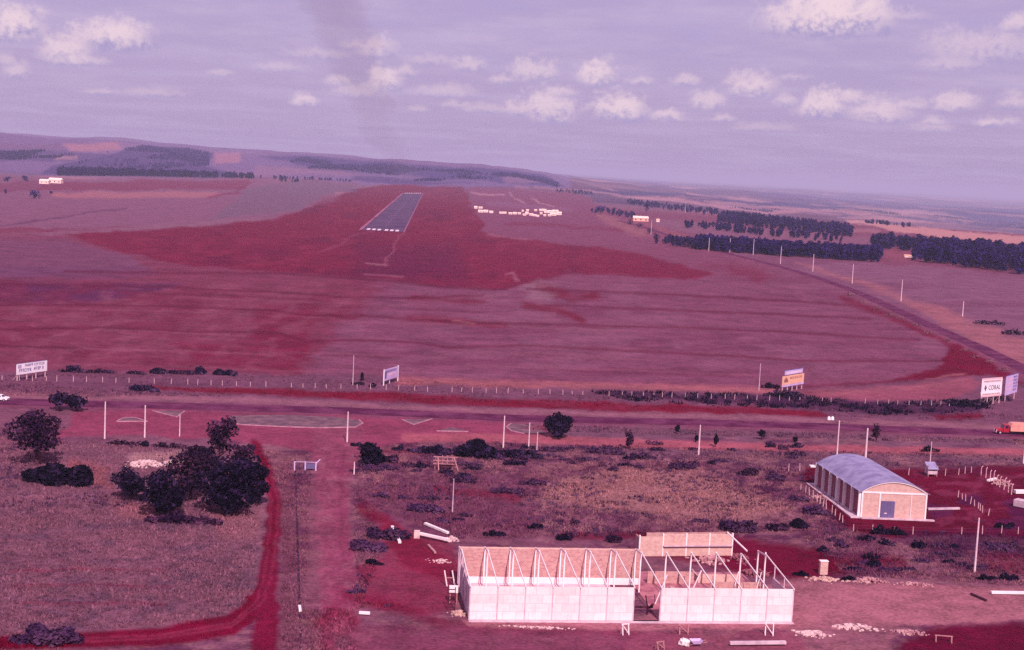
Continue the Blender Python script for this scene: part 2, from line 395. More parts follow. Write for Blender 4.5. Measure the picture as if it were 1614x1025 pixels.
# far country: farmland and wooded slopes
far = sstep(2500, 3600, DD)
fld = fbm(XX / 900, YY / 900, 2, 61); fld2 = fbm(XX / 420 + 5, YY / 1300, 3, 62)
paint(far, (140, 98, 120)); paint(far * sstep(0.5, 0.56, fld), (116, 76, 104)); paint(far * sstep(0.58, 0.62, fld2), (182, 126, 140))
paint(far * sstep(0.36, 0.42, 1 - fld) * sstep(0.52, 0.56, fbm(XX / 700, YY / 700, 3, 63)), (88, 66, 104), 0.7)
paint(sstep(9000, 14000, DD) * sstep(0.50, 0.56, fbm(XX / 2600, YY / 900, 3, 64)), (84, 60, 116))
# hills on the skyline: woods, pastures, with distance haze put into their colours
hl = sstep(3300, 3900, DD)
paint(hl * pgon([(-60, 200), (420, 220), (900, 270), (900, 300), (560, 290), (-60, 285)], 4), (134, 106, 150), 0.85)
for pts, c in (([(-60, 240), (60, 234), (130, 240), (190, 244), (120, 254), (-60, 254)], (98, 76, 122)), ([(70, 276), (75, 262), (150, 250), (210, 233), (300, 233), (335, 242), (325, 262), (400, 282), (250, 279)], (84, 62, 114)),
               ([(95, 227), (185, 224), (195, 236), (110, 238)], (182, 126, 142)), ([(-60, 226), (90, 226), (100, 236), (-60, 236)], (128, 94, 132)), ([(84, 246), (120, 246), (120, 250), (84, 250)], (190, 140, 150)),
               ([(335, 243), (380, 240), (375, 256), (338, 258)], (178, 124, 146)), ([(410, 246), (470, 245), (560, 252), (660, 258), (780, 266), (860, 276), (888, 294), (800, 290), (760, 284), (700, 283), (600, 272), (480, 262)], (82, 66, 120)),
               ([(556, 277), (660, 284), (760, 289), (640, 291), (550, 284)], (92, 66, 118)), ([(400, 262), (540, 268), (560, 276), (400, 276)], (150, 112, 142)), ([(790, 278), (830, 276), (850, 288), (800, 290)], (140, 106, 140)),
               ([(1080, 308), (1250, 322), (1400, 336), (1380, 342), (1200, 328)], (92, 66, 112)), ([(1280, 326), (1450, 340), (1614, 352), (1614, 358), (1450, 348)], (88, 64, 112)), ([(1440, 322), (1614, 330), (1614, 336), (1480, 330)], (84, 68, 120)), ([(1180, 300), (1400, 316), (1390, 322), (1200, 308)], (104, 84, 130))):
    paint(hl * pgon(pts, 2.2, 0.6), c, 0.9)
rs_ = np.random.default_rng(31)
for k in range(64):
    x = rs_.uniform(880, 1640); ys_ = np.interp(x, [880, 1614], [298, 335]); ye_ = np.interp(x, [880, 1100, 1340, 1614], [302, 318, 340, 366]); yv = rs_.uniform(ys_, ye_); l_ = rs_.uniform(25, 110); sl_ = rs_.uniform(0.04, 0.11)
    c_ = ((52, 36, 92), (70, 52, 110), (196, 142, 150), (60, 42, 98))[int(rs_.integers(0, 4))]
    paint(sstep(3600, 4400, DD) * pline([(x - l_, yv - sl_ * l_), (x, yv + rs_.uniform(-1, 1)), (x + l_, yv + sl_ * l_)], [1, rs_.uniform(2.5, 6), 1], 1.8, 0.6), c_, 0.85)
# left distance
paint(pgon([(-50, 282), (400, 278), (560, 288), (470, 335), (300, 356), (-50, 362)], 3), (142, 92, 118))
paint(pgon([(70, 286), (390, 283), (395, 298), (60, 300)], 2), (134, 54, 84), 0.9)
paint(pgon([(-50, 288), (70, 286), (60, 300), (-50, 306)], 2), (128, 50, 84), 0.6)
paint(pgon([(80, 303), (340, 302), (355, 307), (330, 312), (80, 312)], 2), (174, 110, 122), 0.95)
paint(pgon([(380, 300), (470, 286), (560, 290), (470, 330), (330, 345), (370, 318)], 3), (126, 94, 116), 0.8)
paint(pline([(400, 286), (375, 302), (330, 312)], 3, 2), (130, 40, 76), 0.8)
paint(pline([(-20, 357), (60, 350), (140, 335), (200, 330)], 2, 1.5), (92, 40, 84), 0.7)
paint(pgon([(-50, 360), (110, 365), (290, 352), (430, 340), (400, 352), (240, 362), (105, 372), (-50, 368)], 3), (150, 104, 124), 0.7)
paint(pgon([(-50, 358), (95, 361), (60, 368), (-50, 368)], 2), (126, 36, 70), 0.6)
# mid field, reddish to the left, greyer to the right
paint(pgon([(-60, 372), (110, 372), (260, 415), (600, 440), (540, 500), (505, 545), (470, 588), (-60, 580)], 9, 1.8), (132, 60, 84), 0.9)
paint(pgon([(520, 440), (760, 455), (720, 512), (600, 520), (500, 560)], 10, 2) * sstep(0.4, 0.6, n2), (126, 44, 72), 0.6)
paint(pgon([(-60, 375), (100, 378), (200, 400), (235, 425), (140, 432), (-60, 440)], 6), (124, 78, 108), 0.7)
paint(pgon([(-60, 446), (110, 446), (290, 448), (250, 462), (150, 474), (-60, 480)], 5), (94, 38, 84), 0.8)
paint(pgon([(-60, 420), (240, 422), (250, 436), (-60, 446)], 5), (112, 64, 100), 0.5)
midf = pgon([(-60, 440), (600, 445), (540, 500), (505, 545), (470, 588), (-60, 580)], 9, 1.8)
paint(midf * sstep(0.5, 0.75, n2), (150, 84, 106), 0.45); paint(midf * sstep(0.45, 0.7, n1), (120, 38, 66), 0.6)
paint(pgon([(260, 540), (480, 545), (470, 585), (330, 582)], 6), (126, 30, 62), 0.7, 0.4)
paint(pgon([(400, 480), (500, 485), (480, 560), (400, 540)], 8), (122, 28, 60), 0.7, 0.5)
# soft diagonal drill rows in the left field
for k in range(7):
    x0 = 20 + k * 62
    paint(pline([(x0, 575), (x0 + 70, 520), (x0 + 150, 470)], 8, 8, 2), (158, 94, 112), 0.35, 0.9)
mr = pgon([(620, 440), (1120, 440), (1260, 425), (1500, 540), (1480, 585), (1240, 606), (480, 598), (515, 548), (560, 500)], 9, 1.8)
paint(mr, (136, 78, 104), 0.75); paint(mr * sstep(0.5, 0.66, n3), (122, 60, 88), 0.6); paint(mr * sstep(0.55, 0.7, n1), (146, 90, 114), 0.6)
# bare red earth of the airfield
red = pgon([(100, 369), (250, 361), (410, 350), (520, 318), (570, 296), (620, 291), (735, 294), (742, 325), (768, 368), (860, 380),
            (1000, 397), (1125, 434), (1105, 441), (900, 430), (840, 444), (800, 455), (700, 452), (560, 438), (440, 430), (270, 416), (190, 395)], 3)
paint(red, (126, 32, 64)); paint(red * sstep(0.5, 0.7, n1), (110, 26, 62), 0.7); paint(red * sstep(0.55, 0.7, n2), (138, 44, 72), 0.6)
paint(pgon([(560, 385), (720, 385), (735, 448), (560, 438)], 18), (96, 26, 66), 0.55)
paint(pgon([(735, 296), (900, 300), (960, 330), (1010, 352), (1100, 385), (1000, 392), (860, 378), (765, 364), (748, 330)], 4), (138, 76, 104))
paint(pline([(770, 322), (900, 332)], 6, 3), (150, 100, 130), 0.6); paint(pline([(800, 352), (980, 362)], 5, 3), (128, 40, 70), 0.7, 0.5)
paint(pline([(745, 303), (760, 306), (790, 308)], 2.5, 1.5), (186, 130, 146), 0.9)
paint(pline([(800, 305), (810, 313), (830, 322)], 1.8, 1.2), (190, 140, 152), 0.8); paint(pline([(842, 312), (852, 320), (870, 326)], 1.8, 1.2), (200, 150, 158), 0.8)
paint(pline([(772, 370), (810, 374), (840, 378)], 3, 2), (172, 110, 130), 0.6, 0.5)
paint(pline([(500, 398), (560, 372), (590, 362)], 3, 2), (150, 70, 100), 0.5)
paint(pline([(574, 416), (611, 417)], 2.5, 1.5), (178, 110, 126), 0.9); paint(pline([(611, 416), (622, 392), (634, 368)], 3, 2), (156, 84, 108), 0.7)
paint(pline([(575, 433), (640, 437)], 3, 2), (164, 96, 116), 0.7, 0.4)
paint(pline([(795, 432), (806, 430), (816, 441)], 2, 1.5), (176, 112, 128), 0.8)
paint(pgon([(820, 452), (850, 440), (880, 452), (870, 476), (835, 470)], 6), (150, 106, 122), 0.7)
for pts, w in (([(850, 452), (900, 470), (930, 468)], 14), ([(830, 482), (880, 488), (915, 508)], 12), ([(640, 500), (740, 508), (800, 514)], 9),
               ([(500, 498), (560, 500)], 6), ([(650, 470), (760, 478)], 10)):
    paint(pline(pts, w, 5), (122, 24, 52), 0.8, 0.5)
paint(pline([(718, 506), (748, 508)], 2, 1.5), (190, 130, 126), 0.9)
paint(pgon([(1100, 420), (1150, 412), (1230, 436), (1200, 446)], 6), (124, 34, 66), 0.7, 0.4)
# contour banks
for pts in ([(-30, 448), (120, 450), (250, 452), (320, 456), (430, 460), (540, 468), (660, 470), (760, 466)], [(-30, 480), (160, 481), (330, 485), (430, 490), (480, 497), (560, 497), (718, 507), (900, 513), (1060, 516), (1300, 527), (1450, 537)],
            [(-30, 520), (150, 517), (300, 523), (440, 525), (480, 538), (540, 536), (656, 540), (710, 548), (812, 545), (914, 549), (1060, 556), (1271, 569), (1509, 570)],
            [(100, 428), (230, 430), (440, 431), (560, 439), (700, 453), (800, 456)], [(830, 456), (1060, 464), (1341, 481)], [(860, 481), (1060, 489), (1372, 502)], [(-30, 545), (120, 548)]):
    paint(pline(pts, 3.2, 2.2, 0.35), (104, 26, 56), 0.75)
rl_ = np.random.default_rng(44)
for k in range(26):
    y0 = rl_.uniform(445, 590); x0 = rl_.uniform(-40, 900); l_ = rl_.uniform(150, 520); am_ = rl_.uniform(.2, .5)
    paint(pline([(x0, y0), (x0 + l_ * .5, y0 + l_ * .016 + rl_.uniform(-2, 2)), (x0 + l_, y0 + l_ * .034)], rl_.uniform(1.2, 3), 1.8, .4), ((112, 36, 64), (158, 96, 114))[k % 2], am_, 0.3)
# right of the airport road
rf = pgon([(1130, 396), (1260, 405), (1400, 416), (1614, 434), (1750, 445), (1750, 640), (1614, 580), (1490, 520), (1390, 472), (1256, 426)], 3)
paint(rf, (140, 90, 116)); paint(rf * sstep(0.5, 0.66, n3), (126, 70, 98), 0.6)
paint(pline([(1700, 605), (1614, 556), (1500, 506), (1420, 468), (1340, 440), (1250, 414)], [50, 42, 26, 12, 6, 3], 4), (170, 106, 116), 0.85, 0.25)
paint(pline([(1000, 346), (1040, 362), (1100, 385)], 12, 4), (160, 96, 108), 0.6, 0.4)
paint(pgon([(940, 335), (980, 345), (1030, 375), (1000, 372), (950, 350)], 4), (164, 104, 112), 0.7)
paint(pgon([(1020, 342), (1100, 352), (1360, 372), (1400, 392), (1280, 396), (1110, 374), (1040, 356)], 4), (142, 92, 116))
paint(pline([(1150, 345), (1260, 356), (1380, 366)], 5, 3), (172, 116, 128), 0.8)
paint(pgon([(1338, 347), (1440, 357), (1540, 366), (1700, 380), (1700, 396), (1540, 380), (1440, 370), (1345, 352)], 2), (206, 146, 146))
paint(pgon([(1400, 385), (1440, 392), (1430, 412), (1395, 405)], 4), (150, 80, 100), 0.8)
# red earth at the airport turning
paint(pgon([(1240, 612), (1400, 600), (1485, 580), (1500, 540), (1515, 545), (1560, 575), (1640, 615), (1614, 622), (1540, 592), (1420, 606), (1300, 614)], 3), (116, 14, 50))
paint(pline([(1330, 470), (1420, 508), (1500, 548), (1560, 582)], 9, 4), (118, 18, 52), 0.85, 0.2)
paint(pline([(1460, 598), (1500, 592), (1520, 590)], 3, 2), (176, 110, 120), 0.7)
# strip between the fields and the highway
paint(pgon([(-60, 584), (500, 590), (700, 600), (1240, 614), (1560, 592), (1750, 640), (1750, 690), (1240, 668), (800, 652), (400, 640), (-60, 628)], 4), (126, 78, 102))
paint(pline([(630, 600), (760, 604), (1000, 609), (1230, 616)], 10, 4), (174, 102, 112), 0.9)
paint(pgon([(1260, 616), (1420, 608), (1530, 594), (1545, 606), (1500, 630), (1350, 634), (1270, 628)], 4), (156, 84, 104), 0.95)
paint(pline([(1290, 620), (1420, 612), (1520, 602)], 6, 4), (172, 104, 116), 0.6, 0.4)
paint(pline([(240, 612), (400, 618), (560, 624), (820, 636), (1000, 643), (1180, 648), (1300, 652)], [5, 10, 13, 14, 14, 12, 8], 3), (128, 22, 52), 0.95, 0.15)
paint(pgon([(1470, 652), (1545, 652), (1550, 662), (1480, 662)], 4), (118, 12, 48), 0.9)
paint(pline([(940, 620), (1100, 626), (1220, 630), (1350, 641), (1440, 644), (1540, 642)], [4, 12, 18, 18, 20, 16], 5), (64, 24, 66), 0.85, 0.2)
paint(pline([(80, 608), (240, 606), (420, 605)], 6, 4), (108, 60, 90), 0.5)
paint(pline([(-30, 624), (200, 628), (400, 632), (560, 640), (820, 650), (1060, 656), (1260, 662), (1450, 670), (1700, 676)], 8, 4), (160, 104, 120), 0.85)
# south of the highway
paint(pgon([(-60, 640), (400, 655), (807, 668), (1300, 680), (1750, 695), (1750, 1200), (-60, 1200)], 3), (136, 84, 106))
paint(pgon([(860, 672), (1250, 682), (1750, 698), (1750, 742), (1420, 740), (1260, 735), (860, 720)], 4), (128, 84, 106))
low = (PY > 690) & front
paint(low * sstep(0.5, 0.68, n1), (96, 40, 78), 0.7); paint(low * sstep(0.52, 0.66, n2), (158, 106, 116), 0.6)
scr = pgon([(560, 705), (860, 712), (1250, 722), (1280, 860), (1000, 845), (560, 850)], 8)
n4 = fbm(PX / 13, PY / 6, 4, 14)
paint(scr * sstep(0.5, 0.62, n4), (86, 36, 74), 0.55); paint(scr * sstep(0.42, 0.3, n4), (164, 112, 120), 0.6)
paint(pgon([(860, 765), (960, 735), (1090, 742), (1250, 800), (1180, 822), (1050, 812), (900, 800), (820, 790)], 10), (172, 118, 122), 0.9, 0.2)
paint(pgon([(560, 770), (700, 745), (860, 750), (840, 850), (700, 852), (600, 820)], 10), (122, 66, 94), 0.7)
paint(pline([(690, 772), (760, 778), (820, 786)], 9, 4), (134, 38, 68), 0.7, 0.4)
paint(pline([(600, 712), (760, 716), (860, 720)], 7, 4), (118, 30, 62), 0.6, 0.4)
paint(pgon([(0, 700), (240, 690), (400, 705), (420, 760), (410, 960), (330, 990), (0, 1000)], 6), (140, 92, 112), 0.9)
grass = pgon([(0, 760), (200, 780), (410, 800), (405, 950), (330, 985), (0, 1000)], 8)
paint(grass * sstep(0.5, 0.64, n2), (108, 74, 98), 0.7); paint(grass * sstep(0.5, 0.62, n4), (118, 72, 92), 0.4); paint(grass * sstep(0.48, 0.66, n1), (146, 96, 112), 0.5)
for yy_ in (900, 925, 952):
    paint(pline([(20, yy_), (140, yy_ - 2), (260, yy_ + 1)], 3, 3), (136, 40, 70), 0.6, 0.5)
paint(pgon([(110, 720), (170, 735), (180, 770), (120, 760)], 8), (164, 96, 104), 0.6); paint(pgon([(180, 790), (240, 790), (250, 820), (190, 815)], 8), (166, 104, 116), 0.6)
paint(pgon([(330, 815), (415, 800), (410, 850), (350, 850)], 8), (164, 106, 120), 0.6)
paint(pline([(300, 712), (260, 722), (210, 724)], 16, 6), (186, 140, 146), 0.7)
# junction apron and dirt roads
paint(pgon([(120, 648), (240, 646), (400, 652), (760, 664), (860, 672), (870, 690), (760, 694), (660, 694), (610, 702), (575, 712), (555, 735),
            (500, 735), (492, 712), (430, 702), (330, 690), (270, 692), (240, 684), (90, 690), (110, 668)], 3, 0.6), (150, 70, 98))
paint(pline([(640, 690), (860, 692), (1000, 699), (1260, 706), (1420, 709), (1750, 716)], [14, 14, 13, 10, 10, 10], 3, 0.5), (174, 94, 110))
paint(pline([(532, 690), (524, 760), (526, 850), (536, 940), (545, 985)], [80, 52, 52, 66, 40], 7, 0.8), (150, 76, 102))
paint(pline([(516, 715), (508, 780), (508, 860), (520, 945)], 5, 2.5, .4), (126, 54, 84), 0.6)
paint(pline([(540, 715), (536, 780), (538, 860), (552, 945)], 5, 2.5, .4), (126, 54, 84), 0.6)
side = pgon([(495, 700), (560, 700), (552, 850), (585, 960), (490, 960), (498, 850)], 6)
paint(side * sstep(0.5, 0.66, n4), (134, 62, 92), 0.5); paint(side * sstep(0.42, 0.3, n4), (166, 104, 122), 0.5)
paint(pline([(530, 940), (518, 985), (512, 1100)], 30, 8), (144, 62, 92), 0.8)
paint(pline([(512, 720), (505, 850), (520, 950)], 6, 4), (166, 96, 116), 0.5); paint(pline([(540, 720), (543, 850), (560, 940)], 6, 4), (138, 60, 90), 0.5)
paint(pline([(402, 700), (420, 735), (433, 790), (428, 880), (412, 945), (366, 985), (250, 1004), (90, 1010), (-40, 1016)], [14, 16, 24, 26, 32, 34, 30, 24, 20], 4, 0.5), (118, 12, 50))
paint(pline([(426, 880), (420, 960), (418, 1100)], [20, 40, 46], 6, 0.6), (126, 24, 60))
for q_ in (-5, 6):
    paint(pline([(418 + q_, 735), (432 + q_, 790), (427 + q_, 880), (411 + q_, 945), (366, 985 + q_ * .5), (250, 1004 + q_ * .5), (90, 1010 + q_ * .5)], 4, 2, 0.3), (148, 56, 84), 0.65, 0.2)
paint(pline([(455, 740), (455, 880), (452, 1100)], 26, 8), (128, 74, 94), 0.7, 0.3); paint(pline([(490, 760), (492, 900), (494, 1100)], 20, 8), (140, 82, 100), 0.6, 0.4)
# round the hall
paint(pgon([(590, 800), (640, 838), (700, 850), (722, 862), (722, 960), (660, 972), (580, 950), (565, 900), (610, 870)], 8), (140, 52, 80), 0.9, 0.15)
paint(pline([(570, 800), (620, 835), (650, 870), (690, 895)], [10, 22, 50, 40], 8), (128, 26, 58), 0.8)
paint(pline([(545, 940), (620, 955), (700, 985), (860, 992), (1000, 996)], 18, 7), (122, 24, 58), 0.75, 0.3)
paint(pline([(560, 985), (535, 960), (500, 985)], 16, 6), (126, 30, 64), 0.6, 0.3)
paint(pgon([(560, 985), (760, 985), (1100, 995), (1100, 1060), (520, 1060)], 10), (138, 66, 94), 0.8, 0.2)
paint(pgon([(1000, 838), (1160, 846), (1300, 868), (1330, 905), (1250, 915), (1150, 900), (1000, 870)], 7), (110, 6, 46), 0.95)
paint(pline([(880, 848), (960, 846), (1010, 845)], 10, 4), (116, 22, 54), 0.8, 0.2)
paint(pgon([(1265, 738), (1300, 732), (1440, 738), (1750, 732), (1750, 850), (1500, 846), (1400, 848), (1345, 838), (1300, 800)], 5), (104, 4, 44), 0.97)
yard = pgon([(1440, 745), (1750, 740), (1750, 840), (1470, 835)], 6)
paint(yard * sstep(0.5, 0.64, n2), (136, 54, 84), 0.6); paint(yard * sstep(0.55, 0.66, n1), (92, 30, 78), 0.7)
paint(pgon([(1400, 838), (1614, 842), (1750, 850), (1750, 885), (1500, 880), (1440, 862)], 6), (76, 26, 70), 0.75, 0.25)
paint(pgon([(1530, 870), (1750, 880), (1750, 905), (1560, 905)], 6), (112, 16, 52), 0.7, 0.3)
paint(pline([(1255, 890), (1330, 884), (1420, 886)], 16, 6), (116, 18, 54), 0.7, 0.3)
paint(pgon([(735, 978), (1000, 978), (1250, 915), (1430, 920), (1750, 932), (1750, 972), (1500, 985), (1260, 992), (1000, 994), (735, 988)], 4), (178, 112, 126), 0.95)
paint(pgon([(1250, 985), (1420, 982), (1400, 1030), (1250, 1040)], 8), (170, 108, 122), 0.7, 0.3)
paint(pgon([(1480, 988), (1620, 982), (1750, 985), (1750, 1100), (1380, 1100), (1420, 1015)], 8), (106, 4, 48), 0.95)
paint(pgon([(1000, 996), (1260, 994), (1280, 1060), (960, 1060)], 8), (150, 78, 100), 0.8, 0.3)

def to_mesh_grid(name, X, Y, Z):
    nr, nc = X.shape; me = bpy.data.meshes.new(name); nv = nr * nc; nf = (nr - 1) * (nc - 1)
    me.vertices.add(nv); me.loops.add(nf * 4); me.polygons.add(nf)
    me.vertices.foreach_set('co', np.stack([X, Y, Z], -1).astype(np.float32).ravel())
    i = np.arange(nr - 1)[:, None] * nc + np.arange(nc - 1)[None]
    me.loops.foreach_set('vertex_index', np.stack([i, i + 1, i + nc + 1, i + nc], -1).astype(np.int32).ravel())
    me.polygons.foreach_set('loop_start', np.arange(0, nf * 4, 4, dtype=np.int32)); me.polygons.foreach_set('loop_total', np.full(nf, 4, np.int32))
    me.polygons.foreach_set('use_smooth', np.ones(nf, bool)); me.update(); return me
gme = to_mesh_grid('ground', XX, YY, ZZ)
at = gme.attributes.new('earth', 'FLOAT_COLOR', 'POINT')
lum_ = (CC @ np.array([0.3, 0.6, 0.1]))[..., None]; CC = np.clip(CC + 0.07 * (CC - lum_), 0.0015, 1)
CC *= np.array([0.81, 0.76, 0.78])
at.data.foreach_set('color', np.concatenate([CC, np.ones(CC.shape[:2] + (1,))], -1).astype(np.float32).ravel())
gm, nt, pb = newmat('ground_cover'); pb.inputs['Roughness'].default_value = 0.95; pb.inputs['Specular IOR Level'].default_value = 0.05
a = nt.nodes.new('ShaderNodeAttribute'); a.attribute_name = 'earth'
t = nt.nodes.new('ShaderNodeTexCoord'); ov = t.outputs['Object']
k = nmath(nt, 'ADD', nmath(nt, 'MULTIPLY', nnoise(nt, ov, 1.6, 3, 0.7), 0.9), nmath(nt, 'MULTIPLY', nnoise(nt, ov, 0.35, 5, 0.8), 0.8))
k = nmath(nt, 'ADD', k, nmath(nt, 'MULTIPLY', nnoise(nt, ov, 0.06, 6, 0.8), 0.9))
val = nramp(nt, k, 0.85, 1.75, 0.35, 1.3)
hs = nt.nodes.new('ShaderNodeHueSaturation'); nt.links.new(a.outputs['Color'], hs.inputs['Color']); nt.links.new(val, hs.inputs['Value'])
nt.links.new(hs.outputs[0], pb.inputs['Base Color'])
b = nt.nodes.new('ShaderNodeBump'); b.inputs['Strength'].default_value = 0.5; b.inputs['Distance'].default_value = 0.25
nt.links.new(nnoise(nt, ov, 1.2, 4, 0.7), b.inputs['Height']); nt.links.new(b.outputs[0], pb.inputs['Normal'])
gme.materials.append(gm)
tag(link('ground', gme), kind='structure')

# ---------------------------------------------------------------- roads and runway
def strip(name, pix, width, m, z=0.03, step=6.0):
    pts = [G(*p) for p in pix]; fine = []
    for k in range(len(pts) - 1):
        p0 = pts[max(k - 1, 0)]; p1 = pts[k]; p2 = pts[k + 1]; p3 = pts[min(k + 2, len(pts) - 1)]
        n = max(2, int((p2 - p1).length / step))
        for j in range(n):
            t = j / n; fine.append(0.5 * ((2 * p1) + (p2 - p0) * t + (2 * p0 - 5 * p1 + 4 * p2 - p3) * t * t + (3 * p1 - p0 - 3 * p2 + p3) * t ** 3))
    fine.append(pts[-1]); mb = MB(); n = len(fine); rng = random.Random(3)
    for k, p in enumerate(fine):
        d = (fine[min(k + 1, n - 1)] - fine[max(k - 1, 0)]); d.z = 0; d.normalize(); s = Vector((d.y, -d.x, 0))
        wl = width / 2 + rng.uniform(-.2, .2); wr = width / 2 + rng.uniform(-.2, .2)
        for w_ in (-wl, wr):
            q = p + s * w_; q.z = float(terrain(q.x, q.y)) + z; mb.v.append(tuple(q))
    mb.f = [(2 * k, 2 * k + 1, 2 * k + 3, 2 * k + 2) for k in range(n - 1)]
    return tag(mb.build(name, m), kind='structure')
strip('highway', [(-160, 628), (0, 633), (270, 640), (540, 647.5), (820, 659.5), (1060, 665), (1260, 671), (1420, 677), (1614, 684), (1800, 692)], 9.5, M['asphalt'])
strip('airport_road', [(1720, 640), (1614, 582), (1540, 546), (1489, 524), (1435, 499), (1388, 477), (1349, 460), (1294, 440), (1255, 428), (1216, 417), (1177, 407), (1130, 395), (1060, 373), (1010, 357), (975, 348)], 8.0, M['asphalt'])
rA, rB, rC, rD = G(571, 362.5), G(634, 366), G(666, 304), G(637, 304)
def rw(s, t):  # s across 0..1, t along 0..1 (metres-true interpolation)
    p = (rA * (1 - s) + rB * s) * (1 - t) + (rD * (1 - s) + rC * s) * t
    return p
def rquad(s0, s1, t0, t1, z):
    q = [rw(s0, t0), rw(s1, t0), rw(s1, t1), rw(s0, t1)]; return [(p.x, p.y, z) for p in q]
mb = MB()
for k in range(20): mb.add(rquad(0, 1, k / 20, (k + 1) / 20, 0.05), [(0, 1, 2, 3)])
runway = tag(mb.build('runway', M['runway']), kind='structure')
L = (rw(.5, 1) - rw(.5, 0)).length
mb = MB()
for s in (0.09, 0.225, 0.36, 0.545, 0.68, 0.815): mb.add(rquad(s, s + 0.085, 8 / L, 40 / L, 0.08), [(0, 1, 2, 3)])
mb.build('threshold_bars', M['paint'], runway)
mb = MB()
for s in (0.06, 0.17, 0.28, 0.39, 0.53, 0.64, 0.75, 0.86): mb.add(rquad(s, s + 0.06, 1 - 110 / L, 1 - 20 / L, 0.08), [(0, 1, 2, 3)])
mb.build('far_threshold_bars', M['signpink'], runway)
mb = MB()
for k in range(24):
    t = 0.05 + k * 0.038; mb.add(rquad(0.488, 0.512, t, t + 0.02, 0.08), [(0, 1, 2, 3)])
mb.build('centre_line', M['oldpaint'], runway)
for s0, s1, nm in ((-0.09, -0.015, 'shoulder'), (1.015, 1.06, 'shoulder')):
    mb = MB()
    for k in range(20): mb.add(rquad(s0, s1, k / 20, (k + 1) / 20, 0.05), [(0, 1, 2, 3)])
    mb.build(nm, M['oldpaint'] if s0 > 0 else mat('gravel_shoulder', (158, 92, 118), (128, 56, 88), 0.02), runway)

# drainage ditch beside the side road
mb = MB(); pts = [G(x, yv) for x, yv in ((465, 722), (467, 790), (469, 850), (471, 920), (473, 980), (474, 1040))]
for k in range(len(pts) - 1):
    d = (pts[k + 1] - pts[k]).normalized(); s = Vector((d.y, -d.x, 0)) * 0.17
    mb.add([pts[k] - s + Vector((0, 0, .03)), pts[k] + s + Vector((0, 0, .03)), pts[k + 1] + s + Vector((0, 0, .03)), pts[k + 1] - s + Vector((0, 0, .03))], [(0, 1, 2, 3)])
tag(mb.build('ditch', M['ditch']), kind='structure')

# ---------------------------------------------------------------- junction islands
def island(pix, label, grassy=True, sides=None):
    c = sum((G(*p) for p in pix), Vector()) / len(pix)
    e = empty('traffic_island', c, 0, label, 'traffic island', 'kerbed islands in the road junction')
    q = [G(*p) - c for p in pix]; n = len(q); mb = MB()
    for k in (sides if sides is not None else range(n)):
        a_, b_ = q[k], q[(k + 1) % n]; mb.bar(a_ + Vector((0, 0, .1)), b_ + Vector((0, 0, .08)), 0.34, 0.22)
    mb.build('kerb', M['kerb'], e)
    if grassy:
        mb = MB(); mb.add([(p.x, p.y, 0.12) for p in q], [tuple(range(n))]); mb.build('turf', M['turf'], e)
    return e
def arc(cx, cy, rx, ry, n=16, a0=0, a1=360): return [(cx + rx * math.cos(math.radians(a0 + (a1 - a0) * k / n)), cy + ry * math.sin(math.radians(a0 + (a1 - a0) * k / n))) for k in range(n + (0 if a1 - a0 == 360 else 1))]
island([(357, 662), (366, 656), (400, 655), (460, 655), (530, 658), (566, 663), (572, 668), (560, 674), (500, 675), (440, 673), (380, 670), (362, 667)], 'long oval grassy island in the middle of the road junction', sides=[5, 6, 7, 8, 9, 10, 11])
island([(240, 648), (262, 648), (291, 649), (279, 658)], 'pale kerbed triangle left of the long oval island, nearest the highway', sides=[2, 3])
island([(184, 665), (196, 659), (212, 659), (232, 665)], 'pale kerbed triangle between the two white poles on the left')
island([(633, 662), (681, 661), (652, 670)], 'pale V-shaped kerbed triangle right of the long oval island', sides=[1, 2])
island([(688, 680), (712, 674), (738, 681)], 'low grassy kerbed triangle nearest the dark hedge', sides=[2])
island([(798, 674), (806, 668), (846, 671), (862, 684), (826, 684), (806, 680)], 'rounded grassy island left of the round dark bush', sides=[0, 4, 5])

# ---------------------------------------------------------------- foliage
def clump_cards(rng, n, blobs, size, flat=0.0):
    ws = np.array([b[3] * b[4] * b[5] for b in blobs]); ws = ws ** 0.7; idx = rng.choice(len(blobs), n, p=ws / ws.sum())
    B = np.array([b[:6] for b in blobs], float)[idx]
    d = rng.normal(size=(n, 3)); d /= np.linalg.norm(d, axis=1, keepdims=True); r = rng.uniform(0.35, 1.08, (n, 1)) ** 0.6
    c = B[:, :3] + d * r * B[:, 3:6]
    c[:, 2] = np.maximum(c[:, 2], 0.05)
    nrm = d * 0.7 + rng.normal(size=(n, 3)) * 0.6 + np.array([0, 0, 0.5 + flat]); nrm /= np.linalg.norm(nrm, axis=1, keepdims=True)
    t = np.cross(nrm, rng.normal(size=(n, 3))); t /= np.linalg.norm(t, axis=1, keepdims=True) + 1e-9; s = np.cross(nrm, t)
    sz = size * rng.uniform(0.55, 1.3, (n, 1)); t = t * sz; s = s * sz * rng.uniform(0.5, 0.9, (n, 1))
    # irregular leaf sprays: five-cornered
    v = np.stack([c - t, c - 0.3 * t + s, c + 0.6 * t + 0.7 * s, c + t - 0.1 * s, c + 0.1 * t - s], 1)
    return v.reshape(-1, 3)
